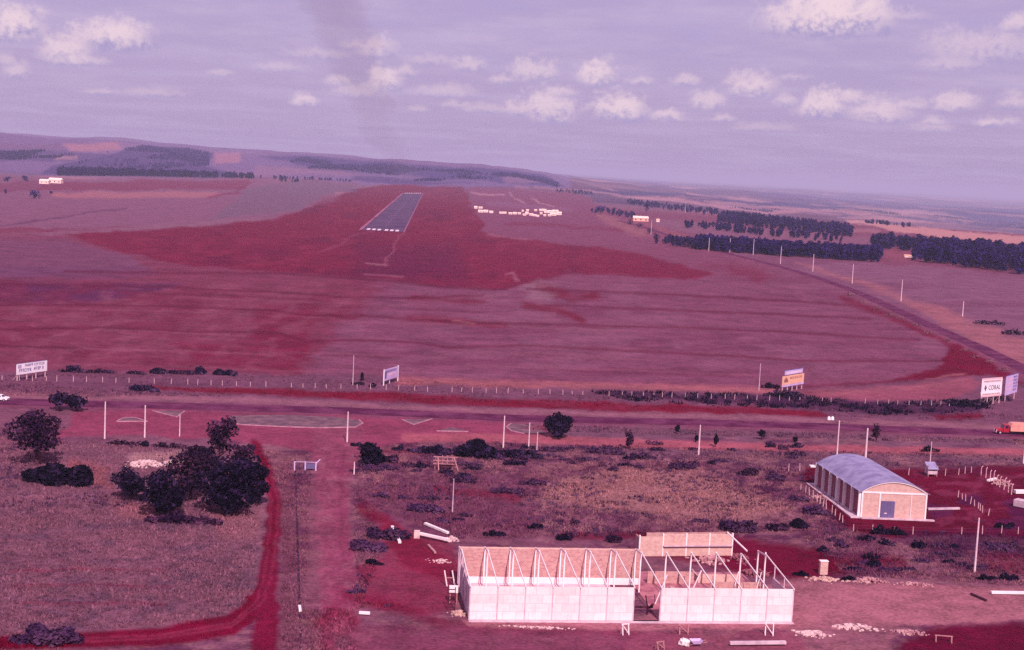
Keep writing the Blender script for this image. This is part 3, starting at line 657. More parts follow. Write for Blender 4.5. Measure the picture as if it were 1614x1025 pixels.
def make_tree(name, pos, h, w, rng, leaf, n, size, label, cat, group=None, trunk=True, trunk_h=None, blobs=None, dep=None, crown_name='crown'):
    e = empty(name, pos, rng.uniform(0, 6.28) if blobs is None else 0, label, cat, group)
    th = trunk_h if trunk_h is not None else h * 0.3
    if blobs is None:
        q_ = 0.38 if not trunk else 0.31; blobs = [(0, 0, th + (h - th) * 0.48, w * q_, w * q_, (h - th) * 0.42)]
        for k in range(15):
            a_ = rng.uniform(0, 6.28); rr = w * 0.5 * rng.uniform(0.1, 0.8); zz_ = th + (h - th) * rng.uniform(0.18, 0.82)
            s = w * rng.uniform(0.09, 0.24); blobs.append((rr * math.cos(a_), rr * math.sin(a_), zz_, s, s, min(s * 0.85, (h - th) * 0.4)))
    me = quadmesh(crown_name, clump_cards(rng, n, blobs, size), 5, leaf); link(crown_name, me, e)
    if trunk:
        mb = MB(); r0 = max(0.06, w * 0.028); top = Vector((0.1, 0.05, th + (h - th) * 0.35)); mb.tube((0, 0, -0.1), top * 0.6, r0 * 1.3, r0, 7)
        mb.tube(top * 0.6, top, r0, r0 * 0.6, 7)
        for bl in blobs[1:8]: mb.tube(top * rng.uniform(0.45, 0.95), Vector(bl[:3]), r0 * 0.5, r0 * 0.12, 5)
        mb.build('trunk', M['bark'], e)
    return e
rg = np.random.default_rng(11)
def shrub(px, py, wpx, hpx, label, leaf='leaf', n=500, cat='bush', group=None, name='bush', trunk=False, size=None, th=0.0):
    p = G(px, py); s = mpp(p); w, h = wpx * s, hpx * s
    return make_tree(name, p, h, w, rg, M[leaf], n, size or max(0.22, min(w, h) * 0.11), label, cat, group, trunk, th * h, None)
def widebush(px, py, wpx, hpx, label, leaf='leaf', n=600, group=None, name='bush', cat='bush'):
    p = G(px, py); s = mpp(p); w, h = wpx * s, hpx * s; bl = []
    k = max(3, int(w / h * 2.2))
    for i in range(k):
        x = (i + rg.uniform(.2, .8)) / k * w - w / 2; r = h * rg.uniform(0.28, 0.5) * (1 - 0.5 * abs(2 * x / w) ** 3)
        bl.append((x, rg.uniform(-.5, .5) * h * 0.6, r * rg.uniform(.7, 1.1), max(w / k, r), r, r))
    return make_tree(name, p, h, w, rg, M[leaf], n, max(0.22, h * 0.13), label, cat, group, False, 0, bl)
# near trees
shrub(58, 734, 90, 92, 'round-crowned tree standing alone at the left edge of the grass', 'leafred', 2600, 'tree', None, 'tree', True, 0.36, 0.22)
widebush(95, 762, 92, 38, 'low black-looking leafy mass at the foot of the lone left tree', 'leafdeep', 2400)  # low spread of near-black leaf cards filling the black patch here
shrub(94, 647, 32, 27, 'left one of two small trees at the roadside by the highway', 'leaf', 500, 'tree', 'pair of small roadside trees', 'tree', True, None, 0.25)
shrub(121, 648, 34, 25, 'right one of two small trees at the roadside by the highway', 'leaf', 500, 'tree', 'pair of small roadside trees', 'tree', True, None, 0.25)
GR = 'trees of the dark grove on the left'
shrub(345, 752, 62, 96, 'tallest thin-topped tree rising at the back of the dark grove', 'leafred', 1300, 'tree', GR, 'tree', True, 0.32, 0.35)
shrub(300, 786, 86, 88, 'broad dark tree in the middle of the dark grove', 'leafred', 2400, 'tree', GR, 'tree', True, 0.36, 0.12)
shrub(362, 812, 98, 112, 'largest dark tree of the grove, front right beside the red track', 'leafdeep', 3400, 'tree', GR, 'tree', True, 0.36, 0.02)
shrub(258, 814, 74, 82, 'black rounded tree at the front of the dark grove', 'leafdeep', 2600, 'tree', GR, 'tree', True, 0.36, 0.02)
shrub(404, 798, 46, 84, 'narrow tree of the grove leaning over the red track', 'leafdeep', 1700, 'tree', GR, 'tree', True, 0.34, 0.03)
shrub(204, 790, 56, 50, 'low greyish tree at the left end of the dark grove', 'leaf', 1500, 'tree', GR, 'tree', True, 0.32, 0.1)
shrub(322, 752, 60, 50, 'half-hidden tree behind the middle of the dark grove', 'leaf', 1300, 'tree', GR, 'tree', True, 0.32, 0.15)
shrub(385, 738, 44, 40, 'small reddish tree at the back right of the dark grove', 'leafred', 900, 'tree', GR, 'tree', True, 0.3, 0.2)
widebush(290, 826, 110, 20, 'low reddish undergrowth spread before the dark grove', 'leafred', 1400)
shrub(878, 690, 50, 45, 'big round dark bush beside the highway near the junction', 'leafdeep', 1800, n and 'bush', None, 'bush', False, 0.34)
shrub(583, 732, 40, 36, 'dark bush at the corner of the red side road', 'leafdeep', 1200, 'bush')
widebush(612, 730, 26, 16, 'small weedy bush right of the side road corner bush', 'leafred', 400)
widebush(748, 720, 50, 34, 'tall dark bush at the right end of the hedge before the junction', 'leafdeep', 1400)
widebush(690, 716, 90, 16, 'long low purple hedge behind the timber frame', 'leaf', 1200, None, 'hedge', 'hedge')
widebush(812, 722, 80, 18, 'long low hedge under the three poles right of the junction', 'leaf', 1200, None, 'hedge', 'hedge')
shrub(992, 709, 18, 34, 'small pointed tree beside the pale dirt road', 'leafred', 420, 'tree', None, 'tree', True, 0.25, 0.1)
for (x, yv, w_, h_, lb) in ((1067, 684, 9, 16, 'thin upright sapling left of the white pole on the verge'), (1097, 697, 7, 12, 'dark sapling right beside the white pole on the verge'),
                           (1128, 705, 9, 24, 'leaning spindly sapling right of the white pole on the verge'), (1200, 693, 15, 18, 'rounded dark sapling in the middle of the right verge'),
                           (1253, 698, 8, 10, 'smallest dark sapling on the right verge'), (1381, 697, 20, 30, 'pointed dark sapling right of the twin poles behind the warehouse')):
    shrub(x, yv, w_, h_, lb, 'leafdeep', 260, 'sapling', 'saplings on the verge', 'sapling', True, 0.24, 0.1)
widebush(227, 617, 42, 15, 'dark bush on the red bank below the fence', 'leaf', 600)
for (x, yv, w_, h_, lb) in ((116, 587, 34, 13, 'dark bush right of the left billboard at the field edge'), (160, 588, 44, 8, 'thin straggly bush between the first and second dark field-edge bushes'),
                           (248, 589, 20, 13, 'rounded dark bush at the field edge, tallest of its row'), (285, 590, 44, 11, 'long dark bush at the field edge in the middle of its row'),
                           (316, 590, 12, 14, 'narrow dark bush standing between two long ones at the field edge'), (345, 591, 14, 13, 'second dark bush from the right end of the field-edge row'),
                           (360, 592, 20, 13, 'last dark bush at the right end of the field-edge row'), (215, 590, 30, 8, 'low reddish bush left of the tallest field-edge bush')):
    widebush(x, yv, w_, h_, lb, 'leaf', 420, 'bushes along the field edge')
widebush(565, 607, 18, 9, 'dark bush at the foot of the pole left of the leaning billboard', 'leafdeep', 240)
shrub(571, 601, 8, 16, 'small upright shrub right of the pole by the leaning billboard', 'leafdeep', 200)
widebush(587, 611, 10, 9, 'tiny dark bush left of the leaning billboard', 'leafdeep', 160)
widebush(1236, 626, 60, 14, 'dark bush spread under the orange billboard', 'leaf', 700); widebush(1215, 612, 24, 12, 'dark bush left of the orange billboard', 'leaf', 300)
widebush(1525, 640, 60, 16, 'dark bush under the white CORAL billboard', 'leaf', 700); widebush(1578, 632, 30, 10, 'dark bush under the lavender billboard at the right', 'leaf', 300)
for (x, yv, w_, h_, lb) in ((1385, 842, 20, 15, 'left of two black bushes before the warehouse door'), (1412, 844, 24, 15, 'right of two black bushes before the warehouse door'),
                           (1449, 864, 18, 15, 'black bush in the weeds right of the warehouse bushes'), (1376, 893, 18, 14, 'dark bush on the red bank behind the pale yard'),
                           (1590, 915, 28, 12, 'dark bush at the right end of the yard edge'), (1555, 915, 30, 10, 'low dark bush left of the one at the yard end'),
                           (1337, 915, 22, 9, 'dark tuft behind the rubble edge of the yard'), (1262, 908, 18, 10, 'dark tuft beside the brick stump'),
                           (890, 852, 22, 14, 'dark bush behind the long brick wall of the hall'), (968, 855, 20, 16, 'reddish bush behind the right end of the long brick wall'),
                           (1165, 838, 44, 26, 'big grey weed bush behind the brick annex'), (1224, 836, 26, 18, 'reddish bush between the annex and the warehouse'),
                           (1258, 832, 24, 18, 'dark bush left of the warehouse fence'), (1285, 812, 30, 18, 'purple bush outside the warehouse fence'),
                           (1258, 790, 24, 14, 'small purple bush up the slope from the warehouse fence'), (1180, 750, 30, 14, 'reddish bush in the tall grass north of the warehouse'),
                           (1222, 758, 30, 16, 'grey bush in the grass left of the warehouse corner'), (1075, 740, 40, 14, 'straggly bush at the far edge of the pale grass'),
                           (955, 716, 60, 14, 'wide weedy bush along the dirt road'), (870, 712, 40, 12, 'weedy bush right of the hedge under the poles'),
                           (1010, 724, 46, 14, 'weedy bush south of the pointed tree'), (670, 808, 50, 20, 'purple bush left of the lone thin pole in the scrub'),
                           (610, 850, 60, 24, 'grey weed bush left of the fallen white beam'), (580, 868, 44, 26, 'purple weed bush nearest the side road'),
                           (590, 890, 20, 12, 'dark tuft at the edge of the red building site'), (780, 845, 30, 12, 'dark tuft before the long brick wall'),
                           (800, 778, 50, 14, 'purple bush in the middle of the scrub'), (840, 765, 36, 14, 'purple bush at the left of the pale grass patch'),
                           (730, 762, 40, 14, 'purple weeds right of the timber frame'), (75, 1014, 90, 30, 'straggly bush in the bottom left corner'),
                           (200, 702, 60, 9, 'low reddish weeds left of the second white pole'), (270, 706, 60, 10, 'low reddish weeds right of the second white pole'),
                           (227, 704, 12, 12, 'dark tuft at the foot of the second white pole'), (560, 935, 26, 10, 'low tuft beside the side road bend'),
                           (1466, 712, 26, 10, 'dark bush behind the small grey hut'), (1582, 832, 24, 12, 'dark bush in the right part of the warehouse yard')):
    widebush(x, yv, w_, h_, lb, 'leafdeep' if ('black' in lb or 'dark' in lb) else ('leafred' if 'reddish' in lb else 'weed'), int(160 + w_ * h_ * 0.5))

rb = random.Random(21); cnt = 0
while cnt < 70:
    x, yv = rb.uniform(560, 1260), rb.choice((rb.uniform(700, 750), rb.uniform(700, 840)))
    if (820 < x < 1240 and 745 < yv < 812) or (560 < x < 700 and 790 < yv < 850) or yv > 838 - (0 if x < 1000 else 8): continue
    w_, h_ = rb.uniform(12, 34), rb.uniform(6, 13); k_ = rb.random()
    if k_ < .7: widebush(x, yv, w_, h_, 'small grey-purple weed bush in the scrub between the pale dirt road and the hall', 'weed', int(90 + w_ * h_ * .4), 'weed bushes in the scrub')
    else: widebush(x, yv, w_ * .7, h_, 'small dark shrub in the scrub between the pale dirt road and the hall', 'leaf', int(90 + w_ * h_ * .4), 'dark shrubs in the scrub')
    cnt += 1
for k in range(26):
    x = rb.uniform(1270, 1614); yv = rb.uniform(852, 905)
    if 1270 < x < 1330 and yv > 875: continue
    widebush(x, yv, rb.uniform(12, 36), rb.uniform(6, 13), 'small purple weed bush on the slope between the warehouse and the pale yard', 'weed' if rb.random() < .6 else 'leaf', 200, 'weed bushes below the warehouse')

# ground cover near: grass tufts, weeds (uncountable)
def earth_at(X, Y):
    r = np.clip(np.searchsorted(rowsY, Y), 0, len(rowsY) - 1); u_ = X / (np.maximum(Y, 110) * 0.97 + 12)
    c = np.clip(np.searchsorted(uu, u_), 0, len(uu) - 1); return CC[r, c]
tm_, nt, pb = newmat('grass_blades'); pb.inputs['Roughness'].default_value = 0.95; pb.inputs['Specular IOR Level'].default_value = 0.05
a = nt.nodes.new('ShaderNodeAttribute'); a.attribute_name = 'earth'; nt.links.new(a.outputs['Color'], pb.inputs['Base Color']); M['blades'] = tm_
def tufts(name, n, leaf, pred, size, seed, yr=(165, 380), tone=(0.55, 1.25)):
    rng = np.random.default_rng(seed); Y = rng.uniform(yr[0] ** 0.5, yr[1] ** 0.5, n * 3) ** 2; X = rng.uniform(-.45, .45, n * 3) * Y
    px, py = proj(X, Y, np.zeros_like(X)); keep = pred(px, py, X, Y, rng); X, Y = X[keep][:n], Y[keep][:n]; k = len(X)
    bl = 5; base_c = earth_at(X, Y) * rng.uniform(tone[0], tone[1], (k, 1)); col = np.repeat(base_c, bl * 3, 0)
    X = np.repeat(X, bl) + rng.normal(size=k * bl) * size * 0.5; Y = np.repeat(Y, bl) + rng.normal(size=k * bl) * size * 0.5
    a_ = rng.uniform(0, 6.28, k * bl); hh = size * rng.uniform(0.5, 1.3, k * bl); ww = size * rng.uniform(0.12, 0.4, k * bl)
    lean = rng.normal(size=(k * bl, 2)) * size * 0.45; z0 = np.zeros(k * bl) - 0.02
    v = np.stack([np.stack([X - ww * np.cos(a_), Y - ww * np.sin(a_), z0], -1), np.stack([X + ww * np.cos(a_), Y + ww * np.sin(a_), z0], -1),
                  np.stack([X + lean[:, 0], Y + lean[:, 1], hh], -1)], 1).reshape(-1, 3)
    me = quadmesh(name, v, 3, M[leaf])
    if leaf == 'blades':
        at_ = me.attributes.new('earth', 'FLOAT_COLOR', 'POINT'); at_.data.foreach_set('color', np.concatenate([col, np.ones((len(col), 1))], 1).astype(np.float32).ravel())
    return tag(link(name, me), kind='stuff')
def inside(px, py, poly):
    ins = np.zeros(px.shape, bool)
    for k in range(len(poly)):
        (x0, y0), (x1, y1) = poly[k], poly[(k + 1) % len(poly)]
        ins ^= ((y0 > py) != (y1 > py)) & (px < (x1 - x0) * (py - y0) / ((y1 - y0) or 1e-9) + x0)
    return ins
BARE = [[(120, 645), (760, 660), (870, 688), (640, 696), (560, 720), (560, 960), (480, 960), (490, 715), (90, 695)],
        [(400, 700), (446, 780), (446, 1100), (100, 1100), (100, 995), (300, 985), (395, 955), (410, 800)],
        [(690, 850), (1260, 840), (1310, 905), (1614, 925), (1750, 930), (1750, 1100), (560, 1100), (560, 960), (700, 950)],
        [(1290, 735), (1500, 735), (1700, 735), (1700, 845), (1340, 835)], [(640, 682), (870, 680), (1750, 705), (1750, 722), (860, 700), (640, 698)],
        [(-100, 620), (400, 636), (1614, 672), (1750, 676), (1750, 698), (800, 668), (-100, 646)], [(590, 800), (720, 850), (720, 960), (570, 950), (600, 870)]]
def scrubby(px, py, X, Y, rng):
    ok = (py > 672) | (py < 625)
    for b in BARE: ok &= ~inside(px, py, b)
    return ok
tufts('tall_grass', 34000, 'blades', lambda px, py, X, Y, r: scrubby(px, py, X, Y, r) & (fbm(X / 9, Y / 9, 3, 71) + r.uniform(-.15, .15, len(X)) > 0.5), 0.42, 1, tone=(0.75, 1.4))
tufts('field_grass', 44000, 'blades', lambda px, py, X, Y, r: scrubby(px, py, X, Y, r), 0.3, 2, tone=(0.6, 1.1))
tufts('weeds', 12000, 'weed', lambda px, py, X, Y, r: scrubby(px, py, X, Y, r) & (fbm(X / 7, Y / 7, 3, 72) + r.uniform(-.1, .1, len(X)) > 0.58) & ((px > 555) | (py < 800)), 0.5, 3)
tufts('fence_weeds', 5500, 'leafdeep', lambda px, py, X, Y, r: inside(px, py, [(930, 618), (1100, 620), (1240, 624), (1400, 636), (1560, 630), (1560, 650), (1400, 655), (1200, 642), (1000, 634)]) & (fbm(X / 6, Y / 6, 3, 75) + r.uniform(-.08, .08, len(X)) > 0.42), 1.0, 4, (330, 470))
tufts('verge_weeds', 9000, 'blades', lambda px, py, X, Y, r: inside(px, py, [(-100, 586), (500, 592), (700, 602), (1000, 618), (1500, 640), (1614, 640), (1614, 668), (1200, 652), (800, 636), (300, 620), (-100, 612)]) & (fbm(X / 6, Y / 6, 3, 74) > 0.5), 0.45, 5, (330, 500))

# ---------------------------------------------------------------- woods
def farcards(rng, n, w, h, size, conical=False):
    bl = []
    for k in range(5):
        zz_ = h * (0.3 + 0.6 * k / 4); r = w * 0.5 * ((1.0 - 0.6 * k / 4) if conical else rng.uniform(0.55, 0.85))
        bl.append((rng.uniform(-.2, .2) * w, rng.uniform(-.2, .2) * w, min(zz_, h - r * 0.5), r, r, h * 0.2))
    return clump_cards(rng, n, bl, size)
FAR = []
for k in range(4):
    rr = np.random.default_rng(90 + k); v = farcards(rr, 130, 9.0, 13 + 0.6 * k, 1.6, False)
    tm = MB(); tm.tube((0, 0, -1), (0, 0, 8), 0.35, 0.2, 5)
    FAR.append((quadmesh('crown', v, 5, M['leafpine'] if k < 2 else M['leaffar']), tm, v))
trunk_me = MB().tube((0, 0, -1), (0, 0, 8), 0.35, 0.2, 5)
tme = bpy.data.meshes.new('trunk'); tme.from_pydata(trunk_me.v, [], trunk_me.f); tme.materials.append(M['bark'])
def fartree(p, sc, kind, rng, label, group, cat='tree', name='tree'):
    e = empty(name, p, rng.uniform(0, 6.28), label, cat, group); e.scale = (sc, sc, sc * rng.uniform(0.92, 1.08))
    link('crown', FAR[kind][0], e); link('trunk', tme, e); return e
def wood(poly, n, seed, maxn=None):
    """points on the ground inside a footprint given on the photograph, near first"""
    rng = np.random.default_rng(seed); xs = [p[0] for p in poly]; ys = [p[1] for p in poly]
    g_ = [P(px, py)[0] for px, py in poly]; wp = [(q[0], q[1]) for q in g_]
    gx = [q[0] for q in wp]; gy = [q[1] for q in wp]
    X = rng.uniform(min(gx), max(gx), n * 8); Y = rng.uniform(min(gy), max(gy), n * 8); k = inside(X, Y, wp); X, Y = X[k][:n], Y[k][:n]
    o = np.argsort(Y); return np.stack([X, Y, terrain(X, Y)], -1)[o]
def massed(name, pts, seed, kinds, s0=0.85, s1=1.2, m='leafpine'):
    rng = np.random.default_rng(seed); vs = []
    for p in pts:
        v = FAR[int(rng.choice(kinds))][2]; a_ = rng.uniform(0, 6.28); s = rng.uniform(s0, s1); c, q = math.cos(a_), math.sin(a_)
        w_ = v * np.array([s, s, s * rng.uniform(.94, 1.06)]); vs.append(np.stack([w_[:, 0] * c - w_[:, 1] * q, w_[:, 0] * q + w_[:, 1] * c, w_[:, 2]], -1) + p)
    o = link(name, quadmesh(name, np.concatenate(vs), 5, M[m])); return tag(o, kind='stuff')
rw_ = np.random.default_rng(5)
W1 = wood([(1094, 394), (1240, 405), (1386, 414), (1392, 406), (1240, 397), (1100, 387)], 420, 1)
W2 = wood([(1430, 410), (1500, 420), (1614, 434), (1700, 444), (1700, 408), (1560, 400), (1460, 396)], 520, 2)
W3 = wood([(1130, 352), (1240, 364), (1340, 374), (1345, 366), (1240, 352), (1140, 342)], 420, 3)
W4 = wood([(1370, 392), (1440, 398), (1560, 404), (1560, 394), (1440, 388), (1380, 382)], 170, 4)
for p in W1[:80]: fartree(p, rw_.uniform(.7, .78), int(rw_.choice([1, 3])), rw_, 'dark tree in the front of the long rectangular plantation', 'trees of the rectangular plantation')
massed('plantation_wood', W1[80:], 1, [1, 3], .7, .78)
for p in W2[:110]: fartree(p, rw_.uniform(.65, 1.1), int(rw_.integers(1, 3)), rw_, 'dark tree in the front of the wide wood at the right edge', 'trees of the right hand wood')
massed('valley_wood', W2[110:], 2, [0, 1, 2], .65, 1.1)
for p in W3[:50]: fartree(p, rw_.uniform(.5, .85), int(rw_.integers(2, 4)), rw_, 'dark tree in the wood behind the rectangular plantation', 'trees of the wood behind the plantation')
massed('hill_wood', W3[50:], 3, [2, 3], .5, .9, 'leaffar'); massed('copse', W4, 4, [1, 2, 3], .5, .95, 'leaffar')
for i, (poly, n) in enumerate((([(985, 322), (1040, 330), (1130, 342), (1135, 334), (1060, 326), (990, 318)], 120), ([(1080, 360), (1200, 372), (1330, 384), (1332, 380), (1200, 367), (1085, 355)], 90),
                                ([(1362, 352), (1395, 356), (1440, 362), (1440, 358), (1395, 350), (1365, 347)], 60), ([(925, 336), (955, 338), (1000, 346), (1000, 342), (960, 334)], 26),
                                ([(1030, 384), (1060, 388), (1090, 394), (1092, 390), (1060, 382)], 18),
                                ([(90, 277), (200, 278), (320, 280), (400, 282), (400, 281), (300, 277), (180, 273), (95, 271)], 620), ([(400, 281), (500, 285), (560, 288), (560, 287), (480, 282)], 40),
                                ([(870, 304), (900, 306), (935, 307), (935, 304), (900, 301)], 50), ([(440, 288), (470, 288), (470, 286), (440, 285)], 12))):
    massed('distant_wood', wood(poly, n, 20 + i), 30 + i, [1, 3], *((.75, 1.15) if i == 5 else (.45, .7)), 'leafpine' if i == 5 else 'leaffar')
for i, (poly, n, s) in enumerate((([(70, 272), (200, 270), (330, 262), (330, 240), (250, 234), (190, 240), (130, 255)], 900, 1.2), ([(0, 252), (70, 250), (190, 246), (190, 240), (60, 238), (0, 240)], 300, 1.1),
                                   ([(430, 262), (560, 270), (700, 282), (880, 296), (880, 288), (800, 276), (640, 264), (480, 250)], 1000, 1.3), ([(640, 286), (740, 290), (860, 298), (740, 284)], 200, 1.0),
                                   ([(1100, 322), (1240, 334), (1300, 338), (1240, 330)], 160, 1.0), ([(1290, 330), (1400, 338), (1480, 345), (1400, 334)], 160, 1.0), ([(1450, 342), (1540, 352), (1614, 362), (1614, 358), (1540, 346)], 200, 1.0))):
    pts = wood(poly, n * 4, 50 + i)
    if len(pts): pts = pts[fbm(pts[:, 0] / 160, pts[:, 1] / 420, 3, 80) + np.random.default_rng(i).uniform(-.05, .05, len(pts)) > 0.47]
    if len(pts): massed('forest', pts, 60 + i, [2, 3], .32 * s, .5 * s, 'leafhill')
for (x, yv, w_, h_, lb) in ((55, 313, 20, 12, 'dark rounded tree alone in the fields at far left'), (12, 287, 12, 9, 'small dark tree at the left edge near the white farm building'),
                            (40, 286, 11, 9, 'small dark tree just left of the white farm building'), (9, 307, 6, 9, 'thin dark tree at the far left edge'), (80, 306, 7, 5, 'tiny bush right of the lone rounded field tree'),
                            (443, 285, 10, 9, 'small tree at the end of the far left tree row'), (1019, 338, 9, 20, 'tall narrow tree behind the orange shed'), (946, 337, 18, 14, 'rounded dark tree left of the orange shed')):
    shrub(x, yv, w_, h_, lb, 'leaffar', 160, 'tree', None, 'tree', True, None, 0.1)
for i, (x, yv) in enumerate(((1048, 384), (1062, 386), (1078, 390), (1090, 392), (1036, 376), (1024, 368), (1008, 360), (992, 354))):
    shrub(x, yv, 12, 9, 'grey-green bush in the row beside the airport road, before the plantation', 'weed', 120, 'bush', 'bushes beside the airport road')
for i, (x, yv) in enumerate(((1340, 466), (1362, 478), (1383, 488), (1404, 498), (1418, 502), (1444, 514), (1462, 526), (1496, 538), (1520, 553), (1536, 564), (1560, 572), (1582, 584))):
    widebush(x, yv, 12, 7, 'pale grass clump at the edge of the airport road', 'grass', 90, 'grass clumps edging the airport road')
widebush(1560, 512, 44, 10, 'dark bush right of the last airport road pole', 'leafdeep', 300); widebush(1600, 528, 40, 10, 'dark bush at the right edge beside the far field', 'leafdeep', 300)

# ---------------------------------------------------------------- poles
def pole(px, py, hpx, label, group='white utility poles', arm=True, r=0.17, m='pole'):
    p = G(px, py); h = hpx * mpp(p)
    e = empty('utility_pole', p, 0, label, 'pole', group); mb = MB(); mb.tube((0, 0, -0.3), (0, 0, h), r * 1.15, r * 0.75, 8); mb.build('shaft', M[m], e)
    if arm:
        mb = MB(); mb.bar((-0.9, 0, h - 0.5), (0.9, 0, h - 0.5), 0.1, 0.12)
        for x in (-0.8, 0, 0.8): mb.tube((x, 0, h - 0.44), (x, 0, h - 0.22), 0.05, 0.04, 6)
        mb.build('crossarm', M['darkwood'], e)
    return e
pole(165, 692, 57, 'leftmost tall white pole, rising in front of the highway'); pole(228, 690, 50, 'tall white pole second from the left, by the small triangle island')
pole(283, 688, 34, 'thin greyish pole right of the small triangle island', arm=False, r=0.11); pole(547, 697, 48, 'white pole at the top of the red side road')
pole(793, 706, 51, 'leftmost of three poles over the long hedge right of the junction'); pole(833, 708, 42, 'middle one of three poles over the long hedge', r=0.14)
pole(846, 711, 30, 'shortest and rightmost of the three poles over the long hedge', arm=False, r=0.1); pole(1101, 717, 47, 'white pole among the saplings of the right verge')
pole(1319, 719, 55, 'white pole rising behind the left part of the warehouse roof'); pole(1364, 724, 48, 'thick white pole rising behind the warehouse roof ridge', r=0.24)
pole(1466, 729, 32, 'thin pole standing right behind the small grey hut', arm=False, r=0.1); pole(1536, 902, 82, 'nearest tall white pole, at the edge of the pale yard')
pole(713, 808, 54, 'lone thin grey pole in the scrub', arm=False, r=0.1, m='concrete'); pole(1196, 616, 43, 'thin pole in the field left of the orange billboard', arm=False, r=0.12, m='concrete')
pole(556, 607, 47, 'thin pole left of the leaning white billboard', arm=False, r=0.12, m='concrete'); pole(558, 748, 20, 'short white post at the corner of the red side road', arm=False, r=0.14)
pole(1613, 731, 26, 'white post cut by the right edge beside the pale dirt road', arm=False, r=0.2)
for (x, yb, yt, lb) in ((1117, 396, 375, 'far pole standing before the left end of the plantation'), (1150, 398, 376, 'far pole second along the airport road'), (1187, 402, 377, 'far pole third along the airport road'),
                        (1230, 416, 389, 'far pole fourth along the airport road, right of three'), (1281, 428, 401, 'airport road pole below the middle of the plantation'), (1343, 447, 417, 'airport road pole below the right end of the plantation'),
                        (1420, 475, 442, 'airport road pole in the field below the wide wood'), (1517, 499, 476, 'last pole to the right beside the airport road'), (1026, 370, 348, 'far pole right of the orange shed'), (1080, 336, 318, 'far thin pole in front of the hill wood')):
    pole(x, yb, yb - yt, lb, 'poles along the airport road', r=0.24)

# ---------------------------------------------------------------- fences
def fence(pix, spacing, hgt, label, seed, r=0.09, gap=0.12, lean=0.05, wire=True, group=None, bent=False):
    pts = [G(*p) for p in pix]; rng = random.Random(seed); e = empty('post_fence', pts[0], 0, label, 'fence', group); o = pts[0]; tops = []
    carry = 0.0; proto = None
    for k in range(len(pts) - 1):
        d = pts[k + 1] - pts[k]; L_ = d.length; s = carry
        while s < L_:
            if rng.random() > gap:
                p = pts[k] + d * (s / L_) - o
                if proto is None:
                    mb = MB(); mb.tube((0, 0, -0.2), (0, 0, hgt), r, r * 0.85, 6)
                    if bent: mb.tube((0, 0, hgt), (0.35, 0.25, hgt + 0.35), r * 0.85, r * 0.7, 6)
                    q = mb.build('post', M['post'], e); proto = q
                else:
                    q = proto.copy(); COL.objects.link(q); q.parent = e
                q.location = p; q.rotation_euler = (rng.uniform(-lean, lean), rng.uniform(-lean, lean), rng.uniform(-.4, .4)); q.scale = (1, 1, rng.uniform(.85, 1.12)); tops.append(p)
            s += spacing * rng.uniform(.75, 1.3)
        carry = s - L_
    if wire and len(tops) > 1:
        mb = MB()
        for k in range(len(tops) - 1):
            for z in (0.45, 0.8):
                mb.tube(tops[k] + Vector((0, 0, hgt * z)), tops[k + 1] + Vector((0, 0, hgt * z)), 0.006, 0.006, 4)
        mb.build('wire', M['steel'], e)
    return e
fence([(-40, 599), (120, 602), (260, 605), (420, 610), (560, 613), (690, 618), (800, 620), (940, 624)], 3.6, 1.5, 'long post fence beside the highway, left stretch up to the weeds', 1)
fence([(960, 625), (1100, 628), (1240, 632), (1330, 635), (1420, 638), (1500, 640), (1545, 638)], 3.4, 1.5, 'post fence beside the highway, right stretch in the dark weeds', 2)
fence([(1243, 743), (1274, 744)], 3.2, 1.7, 'short run of posts at the far left corner of the warehouse plot', 3, gap=0)
fence([(1262, 774), (1275, 781), (1300, 801), (1312, 812), (1330, 826), (1341, 834)], 2.3, 1.7, 'slanting row of posts along the left side of the warehouse', 4, gap=0.05, lean=0.1)
fence([(1432, 749), (1447, 749), (1490, 750), (1503, 750), (1532, 745)], 2.0, 1.6, 'row of pale posts behind the small grey hut', 5, gap=0.15)
fence([(1546, 750), (1556, 755), (1572, 766), (1582, 772), (1590, 777), (1600, 784)], 2.3, 2.3, 'row of taller bent-topped posts at the right of the yard', 6, gap=0, bent=True, wire=False, r=0.11)
fence([(1510, 784), (1520, 789), (1530, 795), (1540, 800), (1548, 808), (1558, 813)], 2.0, 1.5, 'slanting row of short posts in the middle of the red yard', 7, gap=0.0, lean=0.1, wire=False)
fence([(1345, 838), (1420, 842), (1480, 843), (1510, 844), (1560, 843), (1614, 842)], 4.0, 1.6, 'sparse row of posts along the front of the warehouse plot', 8, gap=0.1)

# ---------------------------------------------------------------- billboards
def strokes(x0, x1, z0, z1, rng, yf, per=0.55):
    """illegible lettering: upright and level strokes like painted capitals"""
    mb = MB(); x = x0; hh = z1 - z0
    while x < x1 - per * hh * 0.6:
        w = hh * rng.uniform(.45, .62); t = hh * 0.17; kind = rng.randrange(4)
        mb.box(x, x + t, yf - .03, yf, z0, z1)
        if kind in (0, 1): mb.box(x + w - t, x + w, yf - .03, yf, z0, z1)
        if kind in (0, 2, 3): mb.box(x + t, x + w - (t if kind == 0 else 0), yf - .03, yf, z1 - t, z1)
        if kind in (1, 2): mb.box(x + t, x + w - (t if kind == 1 else 0), yf - .03, yf, z0 + hh * .42, z0 + hh * .42 + t)
        if kind in (3,): mb.box(x + t, x + w, yf - .03, yf, z0, z0 + t)
        x += w + hh * 0.22
        if rng.random() < .1: x += hh * .4
    return mb
def board_frame(pL, pR, label):
    a_ = G(*pL); b_ = G(*pR); d = b_ - a_; rz = math.atan2(d.y, d.x)
    return empty('billboard', a_, rz, label, 'billboard'), d.length
